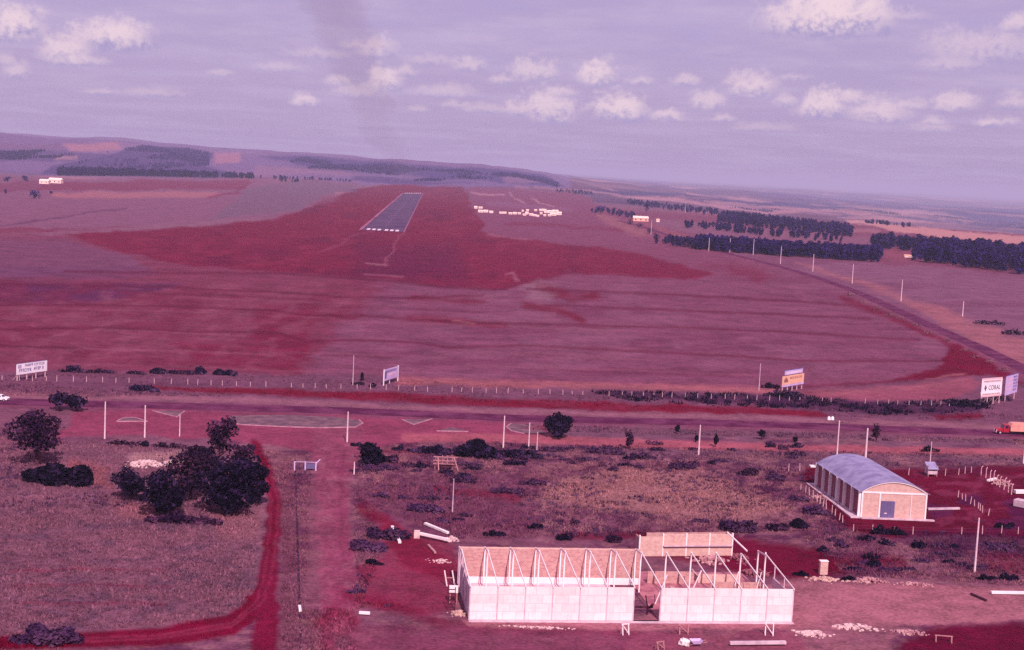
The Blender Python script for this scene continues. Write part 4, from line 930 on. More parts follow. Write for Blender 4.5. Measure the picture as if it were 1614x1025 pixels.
def legs(e, xs, z, m='post', brace=True):
    for x in xs:
        mb = MB(); mb.box(x - .11, x + .11, .13, .35, -0.2, z)
        if brace: mb.bar((x, .35, z * 0.9), (x, 1.9, 0), 0.12)
        mb.build('leg', M[m], e)
rs = random.Random(4)
e, w = board_frame((26, 601), (74, 594), 'long white billboard with two lines of dark lettering, at far left')
MB().box(0, w, 0, .12, 1.7, 4.7).build('panel', M['signwhite'], e); legs(e, [w * q for q in (.04, .35, .65, .96)], 1.7)
MB().box(-.08, w + .08, -.02, .16, 4.7, 4.82).build('top_trim', M['letterblue'], e)
strokes(w * .05, w * .22, 3.4, 4.3, rs, 0).build('lettering', M['letterblue'], e); strokes(w * .27, w * .95, 3.7, 4.4, rs, 0).build('lettering', M['letterblue'], e)
strokes(w * .08, w * .5, 2.3, 3.2, rs, 0).build('lettering', M['letterblue'], e); strokes(w * .56, w * .92, 2.4, 3.3, rs, 0).build('lettering', M['letterblue'], e)
e, w = board_frame((605, 608), (627, 601), 'leaning pale lavender billboard on white posts beside the thin pole')
MB().box(0, w, 0, .12, 1.3, 4.6).build('panel', M['signlav'], e); legs(e, [w * .45], 1.3, brace=False)
for x in (-.18, w + .02):
    MB().box(x, x + .3, -.03, .2, -0.2, 4.75).build('frame_post', M['signwhite'], e)
strokes(w * .1, w * .9, 3.5, 4.2, rs, 0).build('lettering', M['letterblue'], e); strokes(w * .3, w * .8, 2.6, 3.2, rs, 0).build('lettering', M['signpink'], e)
MB().box(w * .05, w * .16, -.03, 0, 1.9, 4.0).build('painted_bar', M['letterblue'], e)
e, w = board_frame((1232, 619), (1266, 613), 'orange billboard with a narrow white sign on top')
MB().box(0, w, 0, .12, 2.2, 5.0).build('panel', M['signorange'], e); MB().box(0, w, -.01, .12, 1.6, 2.18).build('lower_panel', M['signlav'], e)
MB().box(w * .1, w * .92, 0, .12, 5.3, 6.6).build('top_panel', M['signlav'], e); MB().box(w * .05, w * .96, .02, .1, 6.62, 6.9).build('top_trim', M['letterblue'], e)
legs(e, [w * q for q in (.05, .28, .5, .72, .95)], 1.6)
for q in (.2, .8): MB().box(w * q - .06, w * q + .06, .13, .25, 1.6, 6.5).build('frame_post', M['darkwood'], e)
strokes(w * .34, w * .92, 3.8, 4.5, rs, 0).build('lettering', M['letterbrown'], e); strokes(w * .16, w * .86, 5.6, 6.1, rs, 0).build('lettering', M['signwhite'], e)
mb = MB(); mb.add([(w * .08, -.03, 3.0), (w * .26, -.03, 3.0), (w * .26, -.03, 3.5), (w * .2, -.03, 4.4), (w * .14, -.03, 4.4), (w * .08, -.03, 3.8)], [tuple(range(6))]); mb.build('emblem', M['letterbrown'], e)
e, w = board_frame((1545, 639), (1577, 636), 'square white billboard reading CORAL with pink bands')
z0, z1 = 2.4, 8.2
MB().box(0, w, 0, .12, z0, z1).build('panel', M['signwhite'], e)
for (a_, b_) in ((z0, z0 + .55), (z1 - .45, z1)): MB().box(0.02, w - .02, -.02, 0, a_ + .02, b_ - .02).build('pink_band', M['signpink'], e)
strokes(w * .08, w * .93, z1 - 1.25, z1 - .75, rs, 0).build('lettering', M['letterbrown'], e); strokes(w * .06, w * .93, z0 + .65, z0 + 1.05, rs, 0).build('lettering', M['letterbrown'], e)
mb = MB(); cx, cz, a_ = w * .19, 5.2, 1.1
for (dx, dz) in ((0, .55), (0, -.55), (-.32, 0), (.32, 0)):
    mb.add([(cx + dx, -.03, cz + dz - .48), (cx + dx + .3, -.03, cz + dz), (cx + dx, -.03, cz + dz + .48), (cx + dx - .3, -.03, cz + dz)], [(0, 1, 2, 3)])
mb.build('emblem', M['letterdark'], e)
cu = bpy.data.curves.new('word', 'FONT'); cu.body = 'CORAL'; cu.size = 2.0; cu.extrude = 0.01; to = bpy.data.objects.new('word', cu); COL.objects.link(to)
bpy.context.view_layer.update(); tm = bpy.data.meshes.new_from_object(to.evaluated_get(bpy.context.evaluated_depsgraph_get())); bpy.data.objects.remove(to)
tm.materials.clear(); tm.materials.append(M['letterdark']); xs = [v.co.x for v in tm.vertices]; wd_ = max(xs) - min(xs); sc_ = w * .58 / wd_
to = link('lettering', tm, e, (w * .34 - min(xs) * sc_, -.04, 4.55)); to.rotation_euler = (math.pi / 2, 0, 0); to.scale = (sc_, 1.0, 1)
legs(e, [w * q for q in (.06, .35, .65, .94)], z0)
mb = MB(); mb.bar((-1.6, -.8, 4.2), (-.3, -1.2, 0), .14); mb.bar((-.3, -1.2, 0), (.2, .2, 3.5), .12); mb.build('brace', M['post'], e)
e, w = board_frame((1583, 634), (1602, 628), 'narrow lavender billboard right of the CORAL board')
MB().box(0, w, 0, .12, 2.0, 8.0).build('panel', M['signlav'], e); legs(e, [w * .1, w * .85], 2.0); MB().box(0, w, .02, .1, 8.0, 8.25).build('top_trim', M['letterblue'], e)
for k in range(5): strokes(w * .62, w * .95, 2.8 + k * 1.02, 3.5 + k * 1.02, rs, 0).build('lettering', M['letterblue'], e)
for k in range(3): strokes(w * .06, w * .5, 3.6 + k * 1.5, 4.0 + k * 1.5, rs, 0).build('lettering', M['signpink'], e)

# ---------------------------------------------------------------- arched warehouse
a_ = G(1355.5, 816); b_ = G(1458.5, 820); d = b_ - a_; rz = math.atan2(d.y, d.x); Wd = d.length
far_ = G(1287, 767.5); Ld = (far_ - a_).length; sk = Matrix.Rotation(-rz, 3, 'Z') @ (far_ - a_)
e = empty('warehouse', a_, rz, 'brick warehouse with arched grey roof and white posts', 'warehouse')
WH, RI = 5.3, 2.1
def archz(x): R = (Wd * Wd / 4 + RI * RI) / (2 * RI); return WH + math.sqrt(max(R * R - (x - Wd / 2) ** 2, 0)) - (R - RI)
sh = lambda t: sk.x * t   # slight skew of the plan
N = 20
for (t0, t1, m_, nm) in ((0, .22, 'brick2', 'gable_wall'), (Ld - .22, Ld, 'brick', 'gable_wall')):
    mb = MB(); poly = [(0.1, 0), (Wd - .1, 0)] + [(x, archz(x) - .05) for x in np.linspace(Wd - .1, .1, N)]
    mb.prism(poly, t0, t1); o = mb.build(nm, M[m_], e); o.location.x = sh(t0 / Ld)
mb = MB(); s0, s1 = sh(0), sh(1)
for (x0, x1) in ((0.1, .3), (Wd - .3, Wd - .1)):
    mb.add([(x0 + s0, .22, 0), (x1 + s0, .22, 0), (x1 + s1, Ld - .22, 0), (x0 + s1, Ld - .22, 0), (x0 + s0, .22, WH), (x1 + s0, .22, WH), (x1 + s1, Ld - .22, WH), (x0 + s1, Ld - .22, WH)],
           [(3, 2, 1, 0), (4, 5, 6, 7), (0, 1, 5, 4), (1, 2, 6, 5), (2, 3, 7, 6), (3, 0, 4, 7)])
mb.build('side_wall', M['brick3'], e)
# roof: corrugated arched shell
mb = MB(); nx, ny = 40, 56; ex = 0.45
for j in range(ny + 1):
    t = -0.28 + (Ld + .5) * j / ny
    for i in range(nx + 1):
        x = -ex + (Wd + 2 * ex) * i / nx; z = archz(min(max(x, 0), Wd)) + (0 if 0 <= x <= Wd else -0.12 * (abs(x - min(max(x, 0), Wd)) / ex) * 1.5)
        mb.v.append((x + sh(t / Ld), t, z + .06 + (0.03 if j % 2 else 0)))
n0 = len(mb.v); mb.v += [(x_, y_, z_ - .09) for x_, y_, z_ in mb.v]
for j in range(ny):
    for i in range(nx):
        q = j * (nx + 1) + i; mb.f += [(q, q + 1, q + nx + 2, q + nx + 1), (n0 + q + nx + 1, n0 + q + nx + 2, n0 + q + 1, n0 + q)]
for i in range(nx): mb.f += [(i, n0 + i, n0 + i + 1, i + 1), (ny * (nx + 1) + i + 1, n0 + ny * (nx + 1) + i + 1, n0 + ny * (nx + 1) + i, ny * (nx + 1) + i)]
for j in range(ny):
    q = j * (nx + 1); r_ = q + nx; mb.f += [(q + nx + 1, n0 + q + nx + 1, n0 + q, q), (r_, n0 + r_, n0 + r_ + nx + 1, r_ + nx + 1)]
mb.build('roof', M['roof'], e)
mb = MB()
for k in range(N):
    x0 = Wd * k / N; x1 = Wd * (k + 1) / N; mb.bar((x0, -.12, archz(x0) - .12), (x1, -.12, archz(x1) - .12), .2, .2)
mb.build('arch_trim', M['white'], e)
MB().box(0, Wd, -.1, 0.0, WH - .35, WH).build('tie_beam', M['white'], e)
for x in (0, Wd * .27, Wd * .755, Wd - .3):
    wd2 = .3 if x not in (Wd * .755,) else .12
    MB().box(x, x + wd2, -.14, -.01, 0, WH - .35).build('column', M['white'], e)
for t in [k / 6 for k in range(7)] + [0.475]:
    yv = .15 + (Ld - .5) * t; MB().box(-.52 + sh(t), .09 + sh(t), yv, yv + .34, 0, WH - .1).build('column', M['white'], e)
dr = MB().box(Wd * .30, Wd * .515, -.09, -.005, 0.05, 3.5).build('door', M['steel'], e)
mb = MB()
for k in range(5): x = Wd * (.30 + .043 * (k + .5)); mb.box(x - .03, x + .03, -.12, -.09, .1, 3.45)
mb.build('door_rib', M['steel'], dr)
MB().box(Wd * .36, Wd * .40, -.16, -.09, 1.0, 1.15).build('handle', M['white'], dr)
t = .56; yv = Ld * t; MB().box(.02 + sh(t), .099 + sh(t), yv - 1.3, yv + 1.5, 0.05, 4.2).build('side_door', M['glass'], e)
mb = MB(); mb.add([(-2.0 + s0, -.6, .25), (0.0 + s0, -.6, .25), (0.0 + s1, Ld + 2.5, .25), (-1.6 + s1, Ld + 2.5, .25), (-2.0 + s0, -.6, -.1), (0 + s0, -.6, -.1), (s1, Ld + 2.5, -.1), (-1.6 + s1, Ld + 2.5, -.1)],
                  [(0, 1, 2, 3), (4, 5, 1, 0), (5, 6, 2, 1), (6, 7, 3, 2), (7, 4, 0, 3)])
mb.build('walkway', M['concrete'], e); MB().box(0.01, Wd + 1.5, -1.0, -.16, -.1, .22).build('plinth', M['concrete'], e)
MB().box(-1.6 + s1, -.1 + s1, Ld - .2, Ld + 1.2, 4.2, 4.5).build('canopy', M['white'], e)

# small hut
p = G(1467, 750); e = empty('hut', p, .15, 'small grey hut on legs with a dark opening, behind the warehouse', 'hut'); s = mpp(p)
w = 15 * s; mb = MB(); mb.box(-w / 2, w / 2, -.9, .9, 1.1, 1.25); mb.box(-w / 2, -w / 2 + .12, -.9, .9, .6, 2.4); mb.box(w / 2 - .12, w / 2, -.9, .9, .6, 2.4); mb.box(-w / 2 + .12, w / 2 - .12, .78, .9, .6, 2.4); mb.box(-w / 2 + .12, w / 2 - .12, -.9, -.8, .5, 1.1)
mb.build('wall', M['concrete'], e)
mb = MB(); mb.add([(-w / 2 - .1, -1.2, 1.75), (w / 2 + .1, -1.2, 1.75), (w / 2 + .1, 1.1, 3.0), (-w / 2 - .1, 1.1, 3.0), (-w / 2 - .1, -1.2, 1.65), (w / 2 + .1, -1.2, 1.65), (w / 2 + .1, 1.1, 2.9), (-w / 2 - .1, 1.1, 2.9)],
                  [(0, 1, 2, 3), (7, 6, 5, 4), (0, 4, 5, 1), (1, 5, 6, 2), (2, 6, 7, 3), (3, 7, 4, 0)]); mb.build('roof', M['roof'], e)
for x in (-w / 2 + .1, w / 2 - .1):
    for yv in (-.8, .8): MB().box(x - .08, x + .08, yv - .08, yv + .08, -.1, .6).build('leg', M['wood'], e)

# ---------------------------------------------------------------- unfinished hall
a_ = G(739, 977); b_ = G(1247.5, 980.5); d = b_ - a_; rz = math.atan2(d.y, d.x); LW = d.length; BW = LW / 12; DP = 17.9; FH = 5.0; BH = 6.0; RH = 6.5
e = empty('unfinished_hall', a_, rz, 'roofless hall under construction, white front panels and brick back wall', 'building')
rh = random.Random(8)
for k in list(range(6)) + list(range(7, 12)):
    x0 = k * BW + .09; x1 = (k + 1) * BW - .09; mb = MB(); mb.box(x0, x1, -.07, .07, .02, FH - rh.uniform(0, .06)); o = mb.build('wall_panel', M['panel'], e)
mb = MB()
mb.box(0, LW, -.25, .4, -.2, .0); mb.box(-.1, LW + .1, -1.1, -.25, -.2, .06); mb.build('footing', M['concrete'], e)
PD = 14.0
def rz_at(y): return FH + (RH - FH) * y / PD
for k in range(13):
    x = k * BW
    MB().box(x - .09, x + .09, -.04, .3, 0.0, FH - .02).build('column', M['concrete'], e)
    mb = MB(); mb.bar((x, -.25, FH - .02), (x, PD - .15, RH - .1 + rh.uniform(-.06, .06)), .11, .2); mb.build('rafter', M['white'], e)
    MB().box(x - .1, x + .1, PD - .1, PD + .1, 0, RH + rh.uniform(-.1, .15)).build('post', M['white'], e)
    if k <= 7 or k == 12:
        MB().box(x - .1, x + .1, DP - .3, DP - .02, 0, BH - .1).build('pilaster', M['white'], e)
        mb = MB(); mb.bar((x, PD + .12, RH - .35), (x, DP - .32, BH - .2), .11, .24); mb.build('strut', M['concrete'], e)
MB().box(0, 7.25 * BW, DP, DP + .18, 1.1, BH - .45).build('brick_wall', M['brick'], e)
MB().box(0, 7.25 * BW, DP - .01, DP + .2, 0, 1.1).build('plinth', M['white'], e)
MB().box(0, 7.25 * BW, DP - .015, DP + .2, BH - .45, BH - .2).build('tie_beam', M['brick2'], e)
MB().box(7.6 * BW, 9.5 * BW, DP + .8, DP + .98, .06, 2.0).build('brick_wall', M['brick'], e)
MB().box(9.9 * BW, 12 * BW, 14.6, 14.78, 0, 1.6).build('brick_wall', M['brick'], e)
mb = MB(); mb.box(-.02, .1, .3, 13.0, 0, 4.5); mb.build('side_wall', M['concrete'], e)
for q in (4.4, 9.0, 13.2, 16.0): MB().box(-.16, .12, q - .12, q + .12, 0, min(rz_at(q), 6.3) - .25).build('post', M['concrete'], e)
mb = MB(); mb.box(LW - .1, LW + .06, .3, 9.5, 0, 3.9); mb.build('side_wall', M['concrete'], e)
mb = MB(); mb.bar((LW + .14, 9.5, 0), (LW + .14, 9.5, 5.7), .16); mb.bar((LW + .14, 4.8, 0), (LW + .14, 4.8, 5.3), .14); mb.bar((LW - .16, 2, 2.6), (LW - .16, 9.3, 2.6), .1); mb.build('end_frame', M['concrete'], e)
mb = MB(); mb.bar((LW - 2.1, DP - 1, BH), (LW - 3.9, DP + 4.5, BH + 1.6), .18); mb.build('loose_beam', M['white'], e)
MB().box(.1, 6 * BW, .35, DP - .03, 0.0, .09).build('floor_slab', M['slab'], e); MB().box(7 * BW, 12 * BW - .1, .35, DP + 7.5, 0.0, .06).build('floor_soil', M['soil'], e)
MB().box(1.5 * BW, 3.1 * BW, 12.6, 16.3, .09, .17).build('soil_patch', M['soil'], e); MB().box(5.0 * BW, 5.9 * BW, 10, 12, .09, .16).build('soil_patch', M['soil'], e)
mb = MB(); mb.box(6 * BW, 7 * BW, 4.2, 4.4, 0.6, .85); mb.bar((6.75 * BW, .4, 2.4), (6.9 * BW, 5.0, .4), .25); mb.bar((6.55 * BW, 2, 3.2), (6.7 * BW, 2.6, 1.0), .14); mb.build('shoring', M['darkwood'], e)
for k, (xa, ya, xb, zb) in enumerate(((7.3, 8, 7.7, 4.6), (8.35, 6, 8.2, 5.2), (8.8, 11, 9.3, 4.2), (9.4, 4, 9.2, 5.6), (10.3, 9, 10.6, 4.8), (10.8, 6, 10.5, 5.0), (11.4, 11, 11.6, 4.4), (11.7, 5, 11.3, 4.0))):
    MB().bar((xa * BW, ya, .06), (xb * BW, ya + rh.uniform(-1, 1), zb), .13).build('prop', M['wood'] if k % 2 else M['white'], e)
MB().box(8.15 * BW, 8.3 * BW + .2, 8.2, 13.4, .07, 1.3).build('brick_wall', M['brick'], e); MB().box(9.7 * BW, 11.4 * BW, 19.2, 19.4, .06, 1.5).build('brick_wall', M['brick2'], e); MB().box(9.7 * BW, 9.75 * BW, 19.41, 23.5, .06, 1.1).build('brick_wall', M['brick'], e); MB().box(10.05 * BW, 11.2 * BW, 9.2, 9.4, .07, 1.2).build('brick_wall', M['brick'], e)
# brick annex behind
a2 = G(1007, 877); b2 = G(1153, 876); d = b2 - a2; e2 = empty('brick_annex', a2, math.atan2(d.y, d.x), 'pale brick annex wall with a dark ledge behind the hall', 'building'); LA = d.length
for k in range(4):
    x0, x1 = LA * k / 4 + .12, LA * (k + 1) / 4 - .12; MB().box(x0, x1, 0, .2, 0, 3.5 + (0.25 if k else -.1)).build('brick_wall', M['brick2'], e2)
for k in range(5): MB().box(LA * k / 4 - .11, LA * k / 4 + .11, -.08, .3, 0, 3.95 - (0.3 if k == 0 else 0)).build('column', M['white'], e2)
MB().box(LA * .25, LA, -.45, -.09, 1.75, 1.92).build('ledge', M['concrete'], e2); MB().box(LA * .12, LA * .98, 2.6, 2.8, 0, 3.4).build('brick_wall', M['brick'], e2)
MB().box(0, .2, .31, 2.6, 0, 3.2).build('side_wall', M['brick'], e2); MB().box(LA - .2, LA, .31, 2.6, 0, 3.3).build('side_wall', M['brick'], e2)
def pile(px, py, wpx, dpx, n, r, label, m='rubble', name='rubble_pile', cat='rubble', group=None, hgt=0.4):
    p = G(px, py); s = mpp(p); rng = random.Random(int(px * 7 + py)); w, dd = wpx * s / 2, dpx * s * 2.4; mb = MB()
    for k in range(n):
        x = rng.gauss(0, .45) * w; yv = rng.gauss(0, .45) * dd; q = max(0, 1 - (x / w) ** 2 - (yv / max(dd, .1)) ** 2); mb.chunk((x, yv, rng.uniform(0, 1) * hgt * q), r * rng.uniform(.4, 1.3), rng)
    o = mb.build(name, M[m]); o.location = p; return tag(o, label, cat, group, 'stuff' if cat == 'rubble' else None)
pile(1190, 905, 60, 8, 90, .34, 'heap of bricks and earth inside the right end of the hall', 'brick3', hgt=.8)
pile(1120, 885, 60, 8, 120, .4, 'heap of rubble and earth inside the annex end of the hall', hgt=.9); pile(1165, 882, 36, 10, 80, .35, 'dark rubble heap at the right corner of the annex', 'brick3', hgt=.8)
pile(1300, 914, 70, 5, 130, .28, 'band of brick rubble at the left end of the pale yard edge', 'brick2'); pile(1370, 917, 60, 5, 120, .3, 'pale rubble heap in the middle of the yard edge', 'rubble', hgt=.7)
pile(1440, 922, 60, 4, 90, .25, 'thin line of rubble at the right of the yard edge'); pile(1280, 1000, 50, 6, 120, .32, 'scattered pale rubble at the right corner of the hall', 'stone', hgt=.4)
pile(1345, 990, 70, 5, 130, .34, 'whitish rubble heap on the yard before the red ground', 'stone', hgt=.5); pile(1430, 998, 60, 6, 90, .26, 'loose rubble around the low trestle')
pile(712, 852, 22, 5, 50, .3, 'pale rubble at the back left corner of the hall', 'stone', hgt=.7); pile(695, 885, 36, 7, 60, .22, 'scattered stones left of the hall', 'stone', hgt=.1)
pile(724, 968, 26, 6, 70, .24, 'broken bricks at the foot of the hall left wall', 'brick2'); pile(850, 990, 120, 3, 90, .2, 'thin scatter of stones along the hall front', 'stone', hgt=.1)
pile(1420, 818, 20, 4, 30, .25, 'small heap of stones before the warehouse plinth', 'rubble'); pile(1580, 762, 34, 8, 70, .35, 'heap of broken concrete between the bent posts', 'rubble', hgt=.8)
pile(1290, 785, 30, 6, 60, .3, 'pale gravel heap beside the warehouse walkway', 'rubble', hgt=.5)
pile(228, 733, 54, 9, 380, .34, 'white stone heap beside the dark grove', 'stone', hgt=.9, name='stone_heap', cat='stones'); pile(275, 730, 34, 6, 120, .28, 'smaller pale stone heap half behind the grove', 'stone', hgt=.6, name='stone_heap', cat='stones')

# ---------------------------------------------------------------- building-site odds and ends
def plank(p0, p1, wpx, label, m='white', name='beam', cat='beam', z=.15, hgt=None):
    a_ = G(*p0); b_ = G(*p1); w = wpx * mpp(a_); mb = MB(); d = b_ - a_; L_ = d.length
    mb.box(0, L_, -w / 2, w / 2, z, z + (hgt or w * .7)); o = mb.build(name, M[m]); o.location = a_; o.rotation_euler = (0, 0, math.atan2(d.y, d.x)); return tag(o, label, cat)
plank((618, 833), (630, 858), 4.5, 'short white beam lying left of the red building site'); plank((670, 828), (706, 843), 4.5, 'white beam lying farthest from the hall on the red ground')
plank((656, 846), (706, 857), 5, 'long white beam on blocks left of the hall back corner', z=.5); plank((675, 862), (686, 874), 3.5, 'pale plank lying beside the long beam on blocks', 'wood', 'plank', 'plank')
plank((566, 969), (583, 970), 5, 'short white slab lying beside the side road', 'white', 'slab', 'slab'); plank((1150, 1019), (1238, 1018), 6, 'long pale beam lying in the foreground right of the hall front', 'concrete', z=.3)
plank((1562, 937), (1640, 938), 5, 'long white beam lying on the pale yard at the right edge'); plank((1462, 805), (1512, 804), 4, 'pale beam lying on red ground right of the warehouse', 'concrete')
plank((1599, 779), (1635, 779), 7, 'pale concrete slab at the right edge of the yard', 'white', 'slab', 'slab', z=.2); plank((1600, 798), (1640, 806), 14, 'broad pale slab below the other at the right edge', 'concrete', 'slab', 'slab', z=.2)
plank((1530, 938), (1555, 949), 3, 'dark timber lying on the pale yard', 'darkwood', 'plank', 'plank'); plank((1557, 760), (1570, 757), 4, 'short pale beam among the bent posts', 'white')
plank((472, 958), (473, 966), 4, 'small white block on the ditch edge', 'white', 'block', 'block')
e = empty('support_block', G(657, 848), 0, 'pale block under the left end of the long beam', 'block'); MB().box(-.5, .5, -.4, .4, 0, 1.3).build('block_body', M['stone'], e)
# brick stump
p = G(1297, 905); e = empty('brick_pier', p, rz, 'short pale brick pier standing alone on the red ground', 'pier'); MB().box(-.65, .65, -.4, .4, -.1, 2.2).build('pier_body', M['brick2'], e); MB().box(-.72, .72, -.46, .46, 2.2, 2.32).build('cap', M['white'], e)
def trestle(px, py, w, h, label, m='wood', rzv=0.0, brace=True):
    e = empty('trestle', G(px, py), rzv, label, 'trestle', 'timber trestles on the building site')
    for x in (-w / 2, w / 2):
        mb = MB(); mb.bar((x, -.35, -.05), (x, 0, h), .12); mb.bar((x, .35, -.05), (x, 0, h), .12); mb.build('leg', M[m], e)
    MB().bar((-w / 2 - .15, 0, h), (w / 2 + .15, 0, h), .13).build('top_rail', M[m], e)
    if brace: MB().bar((-w / 2, -.3, h * .9), (w / 2, -.3, .2), .1).build('brace', M[m], e)
    return e
trestle(985, 1000, .9, 1.5, 'pale trestle left of the gap in the hall front', 'white', .3); trestle(1077, 999, 1.2, 1.4, 'thin trestle in front of the gap right side', 'wood', .1)
trestle(1212, 1001, 1.1, 1.8, 'pale trestle before the last panels of the hall', 'white', -.1); trestle(1040, 1024, 1.0, 1.1, 'broken trestle at the bottom edge', 'wood', .5)
trestle(1487, 1012, 2.2, .9, 'low wide trestle on the red ground at bottom right', 'wood', -.1, False)
# ladder and box against the hall left side
p = G(711, 962); e = empty('ladder', p, .1, 'dark timber ladder leaning at the left of the hall', 'ladder')
for x in (-.55, .55): MB().bar((x, 0, -.1), (x, .9, 3.2), .12).build('rail', M['darkwood'], e)
for k in range(6): z = .35 + k * .5; MB().bar((-.55, z * .28, z), (.55, z * .28, z), .12).build('rung', M['darkwood'], e)
e = empty('platform', G(714, 950), .1, 'small white box platform above the ladder', 'platform'); MB().box(-.65, .65, -.5, .5, 1.6, 2.5).build('deck', M['white'], e)
for x in (-.5, .5):
    for yv in (-.4, .4): MB().box(x - .07, x + .07, yv - .07, yv + .07, -.1, 1.6).build('leg', M['wood'], e)
e = empty('scaffold_frame', G(710, 925), .1, 'leaning pale timber frame at the hall left wall', 'scaffold'); 
for x in (-.5, .7): MB().bar((x, .2, -.1), (x - .5, .6, 2.4), .14).build('upright', M['white'], e)
MB().bar((-.75, .4, 1.3), (.45, .4, 1.3), .12).build('crossbar', M['wood'], e)
# timber frame near the hedge
p = G(701, 741); e = empty('timber_stand', p, .05, 'open timber stand with splayed legs beside the low hedge', 'stand'); s = mpp(p)
for x, dx in ((-2.0, -.15), (-1.6, .3), (1.6, 0.0), (1.8, 1.1)):
    MB().bar((x + dx, -.9 if dx > 0 else .9, -.1), (x, 0, 2.9), .2).build('leg', M['wood'], e)
for z in (1.3, 2.0, 2.8): MB().bar((-2.5, 0, z), (2.4, 0, z), .16).build('crossbar', M['wood'], e)
for x in (-.6, .5): MB().bar((x, .1, 1.2), (x, .1, 3.2), .13).build('upright', M['wood'], e)
MB().box(-1.5, 1.5, .3, .7, .5, 1.1).build('trough', M['darkwood'], e)
# gate at the side road
p = G(487, 742); e = empty('gate', p, .1, 'pale low gate frame beside the side road', 'gate')
for x in (-3.0, -.8, 1.4): MB().box(x - .13, x + .13, -.1, .1, -.1, 1.9).build('post', M['signlav'], e)
MB().box(-.6, 1.2, -.04, .04, .4, 1.5).build('mesh_panel', M['steel'], e); MB().bar((-3.0, 0, 1.8), (1.4, 0, 1.8), .1).build('top_rail', M['signlav'], e); MB().bar((1.4, 0, 1.5), (2.2, 1.6, 2.1), .16).build('arm', M['signlav'], e)
# sacks and barrow in the foreground
p = G(1080, 1018); e = empty('sack', p, .3, 'white sack lying on the ground in the foreground', 'sack'); rr = random.Random(5); mb = MB()
for k in range(5): mb.chunk((rr.uniform(-.5, .5), rr.uniform(-.3, .3), .35 + rr.uniform(0, .3)), .7, rr, .8)
mb.build('sack_body', M['white'], e)
p = G(1097, 1019); e = empty('wheelbarrow', p, .2, 'dark lavender wheelbarrow next to the white sack', 'wheelbarrow')
mb = MB(); mb.add([(-.5, -.4, .45), (.5, -.4, .45), (.5, .4, .45), (-.5, .4, .45), (-.9, -.55, .95), (.8, -.55, .95), (.8, .55, .95), (-.9, .55, .95)], [(3, 2, 1, 0), (0, 1, 5, 4), (1, 2, 6, 5), (2, 3, 7, 6), (3, 0, 4, 7)]); mb.build('tray', M['signlav'], e)
MB().tube((-.95, -.07, .22), (-.95, .07, .22), .24, .24, 12).build('wheel', M['tyre'], e)
for yv in (-.4, .4):
    MB().bar((-.95, yv * .3, .25), (1.5, yv, .75), .07).build('handle', M['wood'], e); MB().bar((.6, yv, .6), (.7, yv, 0), .07).build('leg', M['steel'], e)

# ---------------------------------------------------------------- vehicles
def wheel(e, x, yv, r, w=.3):
    o = MB().tube((x, yv - w / 2, r), (x, yv + w / 2, r), r, r, 16).build('wheel', M['tyre'], e); sgn = -1 if yv < 0 else 1
    MB().tube((x, yv + sgn * w / 2, r), (x, yv + sgn * (w / 2 + .03), r), r * .55, r * .5, 12).build('hub', M['concrete'], o)
pa, pbq = G(1568, 683.5), G(1640, 686); d = pbq - pa
e = empty('truck', pa, math.atan2(d.y, d.x), 'red truck with an orange tarpaulin load on the highway', 'truck')
mb = MB(); mb.prism([(0.1, .65), (1.9, .65), (1.9, 1.55), (1.5, 1.6), (.5, 1.45), (.1, 1.25)], -.85, .85); mb.build('bonnet', M['red'], e)
mb = MB(); mb.prism([(1.9, .6), (3.5, .6), (3.5, 2.55), (3.3, 2.68), (2.5, 2.68), (2.25, 2.6), (1.9, 1.6)], -1.05, 1.05); mb.build('cab', M['red'], e)
mb = MB(); mb.add([(1.97, -.9, 1.72), (1.97, .9, 1.72), (2.22, .9, 2.45), (2.22, -.9, 2.45)], [(0, 1, 2, 3)]); mb.v = [(x - .03, y_, z) for x, y_, z in mb.v]; mb.build('windscreen', M['glass'], e)
for yv in (-1.06, 1.06): MB().box(2.35, 3.2, yv - .01, yv + .01, 1.65, 2.4).build('window', M['glass'], e)
MB().box(-.1, .1, -1.0, 1.0, .5, .75).build('bumper', M['concrete'], e); MB().box(.06, .1, -.5, .5, .8, 1.2).build('grille', M['tyre'], e)
for yv in (-.95, .95):
    MB().tube((-.02, yv * .8, 1.0), (.14, yv * .8, 1.0), .2, .2, 10).build('headlight', M['chrome'], e); MB().box(.3, 1.6, yv - .2, yv + .2, .9, 1.15).build('mudguard', M['red'], e)
MB().box(1.7, 10.8, -.5, .5, .55, .85).build('chassis', M['tyre'], e)
bed = MB().box(3.75, 10.9, -1.25, 1.25, .95, 2.3).build('cargo_bed', M['tarp'], e)
mb = MB(); mb.prism([(3.7, 2.3), (10.95, 2.3), (10.9, 2.75), (9.6, 3.1), (5.5, 3.2), (4.2, 3.1)], -1.28, 1.28); mb.build('tarpaulin', M['tarp'], e)
for x in (1.0, 8.2, 9.5):
    for yv in (-1.0, 1.0): wheel(e, x, yv, .5)
pa = G(-14, 631.5); e = empty('car', pa, -.04, 'white car on the highway cut by the left edge', 'car')
mb = MB(); mb.prism([(-2.1, .35), (2.1, .35), (2.15, .8), (1.9, .95), (1.0, 1.0), (.55, 1.5), (-1.0, 1.52), (-1.6, 1.0), (-2.1, .92)], -.85, .85); e.location = G(0, 631.5); mb.build('body', M['carwhite'], e)
for yv in (-.86, .86): MB().box(-.95, .5, yv - .01, yv + .01, 1.02, 1.42).build('window', M['glass'], e)
mb = MB(); mb.add([(1.02, -.75, 1.03), (1.02, .75, 1.03), (.6, .75, 1.47), (.6, -.75, 1.47)], [(0, 1, 2, 3)]); mb.build('windscreen', M['glass'], e)
for x in (-1.3, 1.3):
    for yv in (-.8, .8): wheel(e, x, yv, .33, .2)
